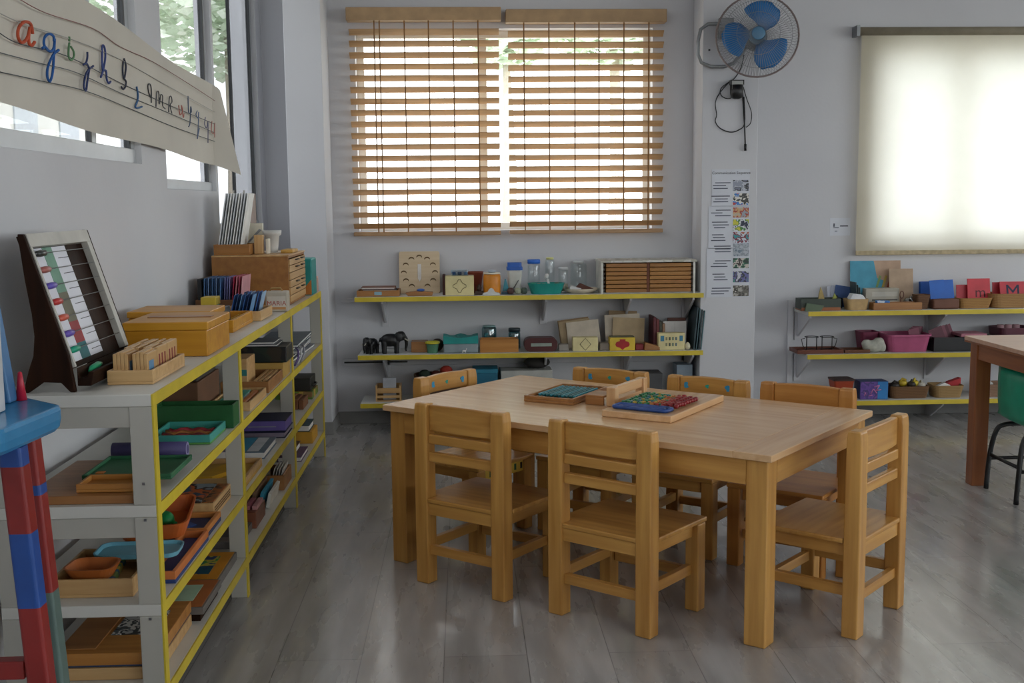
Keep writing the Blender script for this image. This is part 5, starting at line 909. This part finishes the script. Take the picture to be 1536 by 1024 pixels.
tb = tray('black open crate right of the pink tub on the middle shade shelf', P('#1c1b1d', .5), xr(1403), xr(1500), 6.2, 6.36, B_, pz(22), .008, name='black_crate', cat='crate')
for k in range(4): T('mauve_card', 'mauve card leaning in the black crate', 'card', G().box(-.04, .04, -.002, .002, 0, .13), P(('#6a3f4a', '#8a5562')[k % 2], .6), (xr(1420)+.03*k, 6.24+.03*k, B_+.009), 0, 'mauve cards in the black crate', 0, 0, -22)
box('rose coloured box lid lying across the black crate', P('#b0707e', .5), xr(1437, 6.26), xr(1476, 6.26), 6.205, 6.35, B_+pz(22)+.0005, .018, name='box_lid', cat='lid')
basket('dark maroon tub at the right of the middle shade shelf', P('#5a2a38', .5), 1504, 1560, 34, B_, 6.22, .18, .012, .03, 'maroon_tub', 'tub')
for k in range(3): T('pink_roll', 'pale pink cloth roll in the dark maroon tub', 'roll', G().tube([(0, 0, 0), (0, 0, .13)], .02, 12), P('#b08a90', .6), (xr(1516)+.045*k, 6.31, B_+.0065), 0, 'pink rolls in the maroon tub')
# lower
T('red_pot', 'orange red plastic pot on the lower shade shelf', 'pot', G().loft([[(x, y, z) for x, y in rrect(.085+.3*z, .085+.3*z, .012)] for z in (0, .105)]).loft([[(x, y, z) for x, y in rrect(.122, .122, .012)] for z in (.1052, .114)], 1), [P('#a8401f', .5), P('#3a1f18', .5)], (xr(1271), 6.27, C_))
o = sbox('purple and blue box with pink lettering on the lower shade shelf', P('#2f3a6a', .4), 1294, 1337, 28, C_, 6.2, .1, name='colourful_box'); hh = pz(28)
G().box(-.078, .02, -.0508, -.0502, .002, hh-.002).obj('purple_panel', pattern('purple_mix', ['#5a3f8a', '#6a4a9a', '#4a3a7a', '#7a4a90'], 18, .4, 'noise'), o); G().box(.0205, .078, -.0508, -.0502, .002, hh-.002).obj('blue_panel', P('#2f7fc0', .4), o)
g = G()
for a, b_ in (((-.02, .03), (-.005, .06)), ((-.005, .06), (.015, .035)), ((0, .07), (.03, .08)), ((.03, .08), (.01, .05)), ((.01, .05), (.04, .055)), ((-.03, .02), (-.01, .025)), ((-.055, .02), (-.05, .04))): g.tube([(a[0], -.0512, a[1]), (b_[0], -.0512, b_[1])], .0028, 5)
g.obj('pink_lettering', P('#d88ab8', .5), o)
bas('brown basket of yellow and black toys on the lower shade shelf', 1340, 1402, 19, C_, 6.2, .15, '#5a3c22', '#86603a', fl=.012, r=.03)
for k, (dx, dz, c, lb) in enumerate(((-.07, .045, '#2a241f', 'black'), (-.02, .055, '#c4a82a', 'yellow'), (.03, .06, '#2f2a20', 'dark'), (.05, .05, '#d2bc3a', 'bright yellow'), (.085, .045, '#c9c4b8', 'white'))): T('toy_piece', lb+' toy piece in the brown basket on the lower shade shelf', 'toy', G().ball((0, 0, .024), (.032, .026, .02), 10).tube([(-.02, 0, .03), (.0, 0, .05), (.025, .0, .04)], .006, 8), P(c, .5), (xr(1371)+dx, 6.27+.012*(k % 2), C_+.006+dz*.35+(.028 if k in (1, 3) else .02)), 20*k, 'toys in the brown basket')
bas('tan wicker basket with red and white paper on the lower shade shelf', 1408, 1454, 19, C_, 6.2, .14, '#8a6a3f', '#b0905f', fl=.012, r=.03)
T('red_packet', 'red packet in the tan wicker basket', 'packet', G().prism([(-.05, 0), (.05, .01), (.05, .06), (-.02, .035)], 'y', -.02, .02), RED, (xr(1441), 6.29, C_+.045), 0, None, .002); T('white_packet', 'white paper packet in the tan wicker basket', 'packet', G().prism([(-.045, 0), (.03, 0), (.035, .025), (0, .04), (-.04, .02)], 'y', -.015, .015), PAPER, (xr(1424), 6.24, C_+.045), 0, None, .002)
bas('pale wicker basket partly behind the red brown table leg', 1482, 1530, 20, C_, 6.2, .14, '#7a5a44', '#a08068', fl=.012, r=.03); T('white_ball', 'white ball in the pale wicker basket', 'ball', G().ball((0, 0, .03), .03, 14), P('#c9c9c4', .5), (xr(1492), 6.24, C_+.03))
# ================================================================== right table, green chair
RW = {a: wood('#7a4220', '#9a5c30', a, .9, .4) for a in 'xyz'}; RT = wood('#b98f76', '#cda58c', 'x', .9, .4)
t = thing('reddish_table', 'red brown wooden table with a pale top at the right edge', 'table', (0, 0, 0)); x0, x1, y0, y1, zt = 2.19, 3.35, 3.85, 4.84, .655
G().box(x0, x1, y0, y1, zt-.018, zt).obj('tabletop', RT, t, .002); G().box(x0, x1, y0, y1, zt-.026, zt-.0183).obj('top_edge', RW['y'], t, .001)
for x in (x0+.02, x1-.085):
    for y in (y0+.02, y1-.085): G().box(x, x+.065, y, y+.065, 0, zt-.0265).obj('leg', RW['z'], t, .003)
G().box(x0+.025, x0+.045, y0+.086, y1-.086, zt-.095, zt-.0265).obj('apron', RW['y'], t, .001); G().box(x1-.045, x1-.025, y0+.086, y1-.086, zt-.095, zt-.0265).obj('apron', RW['y'], t, .001)
G().box(x0+.086, x1-.086, y0+.025, y0+.045, zt-.095, zt-.0265).obj('apron', RW['x'], t, .001); G().box(x0+.086, x1-.086, y1-.045, y1-.025, zt-.095, zt-.0265).obj('apron', RW['x'], t, .001)
gc = thing('green_chair', 'green plastic child chair with black metal legs under the red brown table', 'chair', (2.285, 4.58, 0), 0)
v = []; f = []; prof = [(-.012, .545), (-.010, .48), (-.006, .40), (.0, .345), (.015, .318), (.05, .302), (.12, .296), (.22, .30), (.29, .302), (.31, .292)]
nw = 9
for i_, (x, z) in enumerate(prof):
    hw = .15-.012*max(0, (z-.45)/.1)
    for j in range(nw): u = -1+2*j/(nw-1); v.append((x+(-.0+.018*u*u if z > .33 else 0), u*hw, z+(.012*u*u if z < .33 else 0)))
for i_ in range(len(prof)-1):
    for j in range(nw-1): a = i_*nw+j; f.append((a, a+1, a+nw+1, a+nw))
o = G().add(v, f, 0, None, True).obj('seat_shell', P('#179676', .35), gc); q = o.modifiers.new('s', 'SOLIDIFY'); q.thickness = .005; q.offset = -1
for y in (-.12, .12):
    G().tube(smooth([Vector(p) for p in ((-.03, y*1.12, 0), (-.022, y*1.1, .14), (-.005, y, .25), (.03, y*.95, .285), (.14, y*.95, .288), (.24, y*.95, .285), (.285, y, .25), (.31, y*1.1, .10), (.315, y*1.12, 0))], 4), .0105, 10).obj('leg_frame', BLACK, gc)
    G().tube([(-.022, y*1.1, .135), (.303, y*1.1, .135)], .008, 8).obj('side_bar', BLACK, gc)
G().tube([(-.018, -.13, .15), (-.018, .13, .15)], .008, 8).obj('cross_bar', BLACK, gc)
T('black_roll', 'black rolled bundle lying on the green chair seat', 'bundle', G().tube([(0, -.1, .03), (0, -.09, .03), (0, .09, .03), (0, .1, .03)], [.02, .03, .03, .02], 14), P('#1f2022', .6), (2.45, 4.58, .3175), 12)
# ================================================================== blue stool at the left edge
st = thing('blue_stool', 'tall blue topped stool with banded red and blue legs at the left edge', 'stool', (0, 0, 0))
pl_ = [(-.781, 2.20), (-.802, 1.955), (-.90, 1.86), (-1.06, 1.86), (-1.06, 2.335), (-.925, 2.335)]
def roundp(poly, r, n=5):
    out = []
    for i_ in range(len(poly)):
        a, b_, c_ = Vector(poly[i_-1]), Vector(poly[i_]), Vector(poly[(i_+1) % len(poly)]); d1 = (a-b_).normalized(); d2 = (c_-b_).normalized()
        p0, p2 = b_+d1*r, b_+d2*r
        for k in range(n+1): t_ = k/n; out.append(tuple((1-t_)**2*p0+2*t_*(1-t_)*b_+t_*t_*p2))
    return out
rp = roundp(pl_, .022); cx, cy = -.92, 2.1
ins = lambda k: [(cx+(x-cx)*k, cy+(y-cy)*k) for x, y in rp]
G().loft([[(x, y, z) for x, y in ins(k)] for k, z in ((.93, .822), (.98, .830), (1, .845), (1, .862), (.985, .869), (.95, .870))]).obj('blue_top', P('#3583b4', .22, .1, 12), st)
def leg(p_top, p_bot, bands, w_):
    a, b_ = Vector(p_top), Vector(p_bot); g = G(); ms = []
    zs = [a.z]+[z for z, c in bands[:-1]]+[b_.z]
    for k in range(len(bands)):
        L = []
        for z in (zs[k], zs[k+1]):
            p = a.lerp(b_, (a.z-z)/(a.z-b_.z)); L.append([(p.x+x, p.y+y, z) for x, y in rrect(w_, w_, .008)])
        g.loft(L, k); ms.append(P(bands[k][1], .4))
    g.obj('leg', ms, st)
rd, bu, gg = '#8a2420', '#1f4a94', '#5d726c'
leg((-.822, 2.05, .8215), (-.775, 2.05, 0), [(.787, bu), (.663, rd), (.523, bu), (.26, rd), (.13, bu), (0, rd)], .042)
leg((-.860, 2.215, .8215), (-.815, 2.215, 0), [(.712, rd), (.692, bu), (.495, rd), (0, gg)], .042)
leg((-1.03, 2.05, .8215), (-1.06, 2.05, 0), [(.663, rd), (.5, bu), (0, rd)], .04); leg((-1.03, 2.25, .8215), (-1.055, 2.25, 0), [(.663, bu), (.5, rd), (0, bu)], .04)
G().box(-1.02, -.822, 2.035, 2.065, .385, .42).obj('red_stretcher', P(rd, .4), st, .003)
T('white_box', 'tall white box standing on the blue stool at the left edge', 'box', G().box(-.07, .07, -.03, .03, 0, .19).box(.0703, .082, -.03, .03, 0, .19), P('#c9c9cc', .5), (-.950, 2.115, .8708), 0, None, .003)
T('blue_folder', 'blue folder box standing behind the white box on the blue stool', 'folder', G().prism([(-.05, 0), (.036, 0), (.012, .20), (-.05, .20)], 'y', -.02, .02), P('#3f74a4', .4, .2, 6), (-.925, 2.24, .8708), 0, None, .004)
T('red_cone', 'small red cone beside the blue folder on the stool', 'cone', G().lathe([(.001, 0), (.011, 0), (.004, .055), (.001, .057)], 14), P('#c0233c', .4), (-.884, 2.262, .8708))
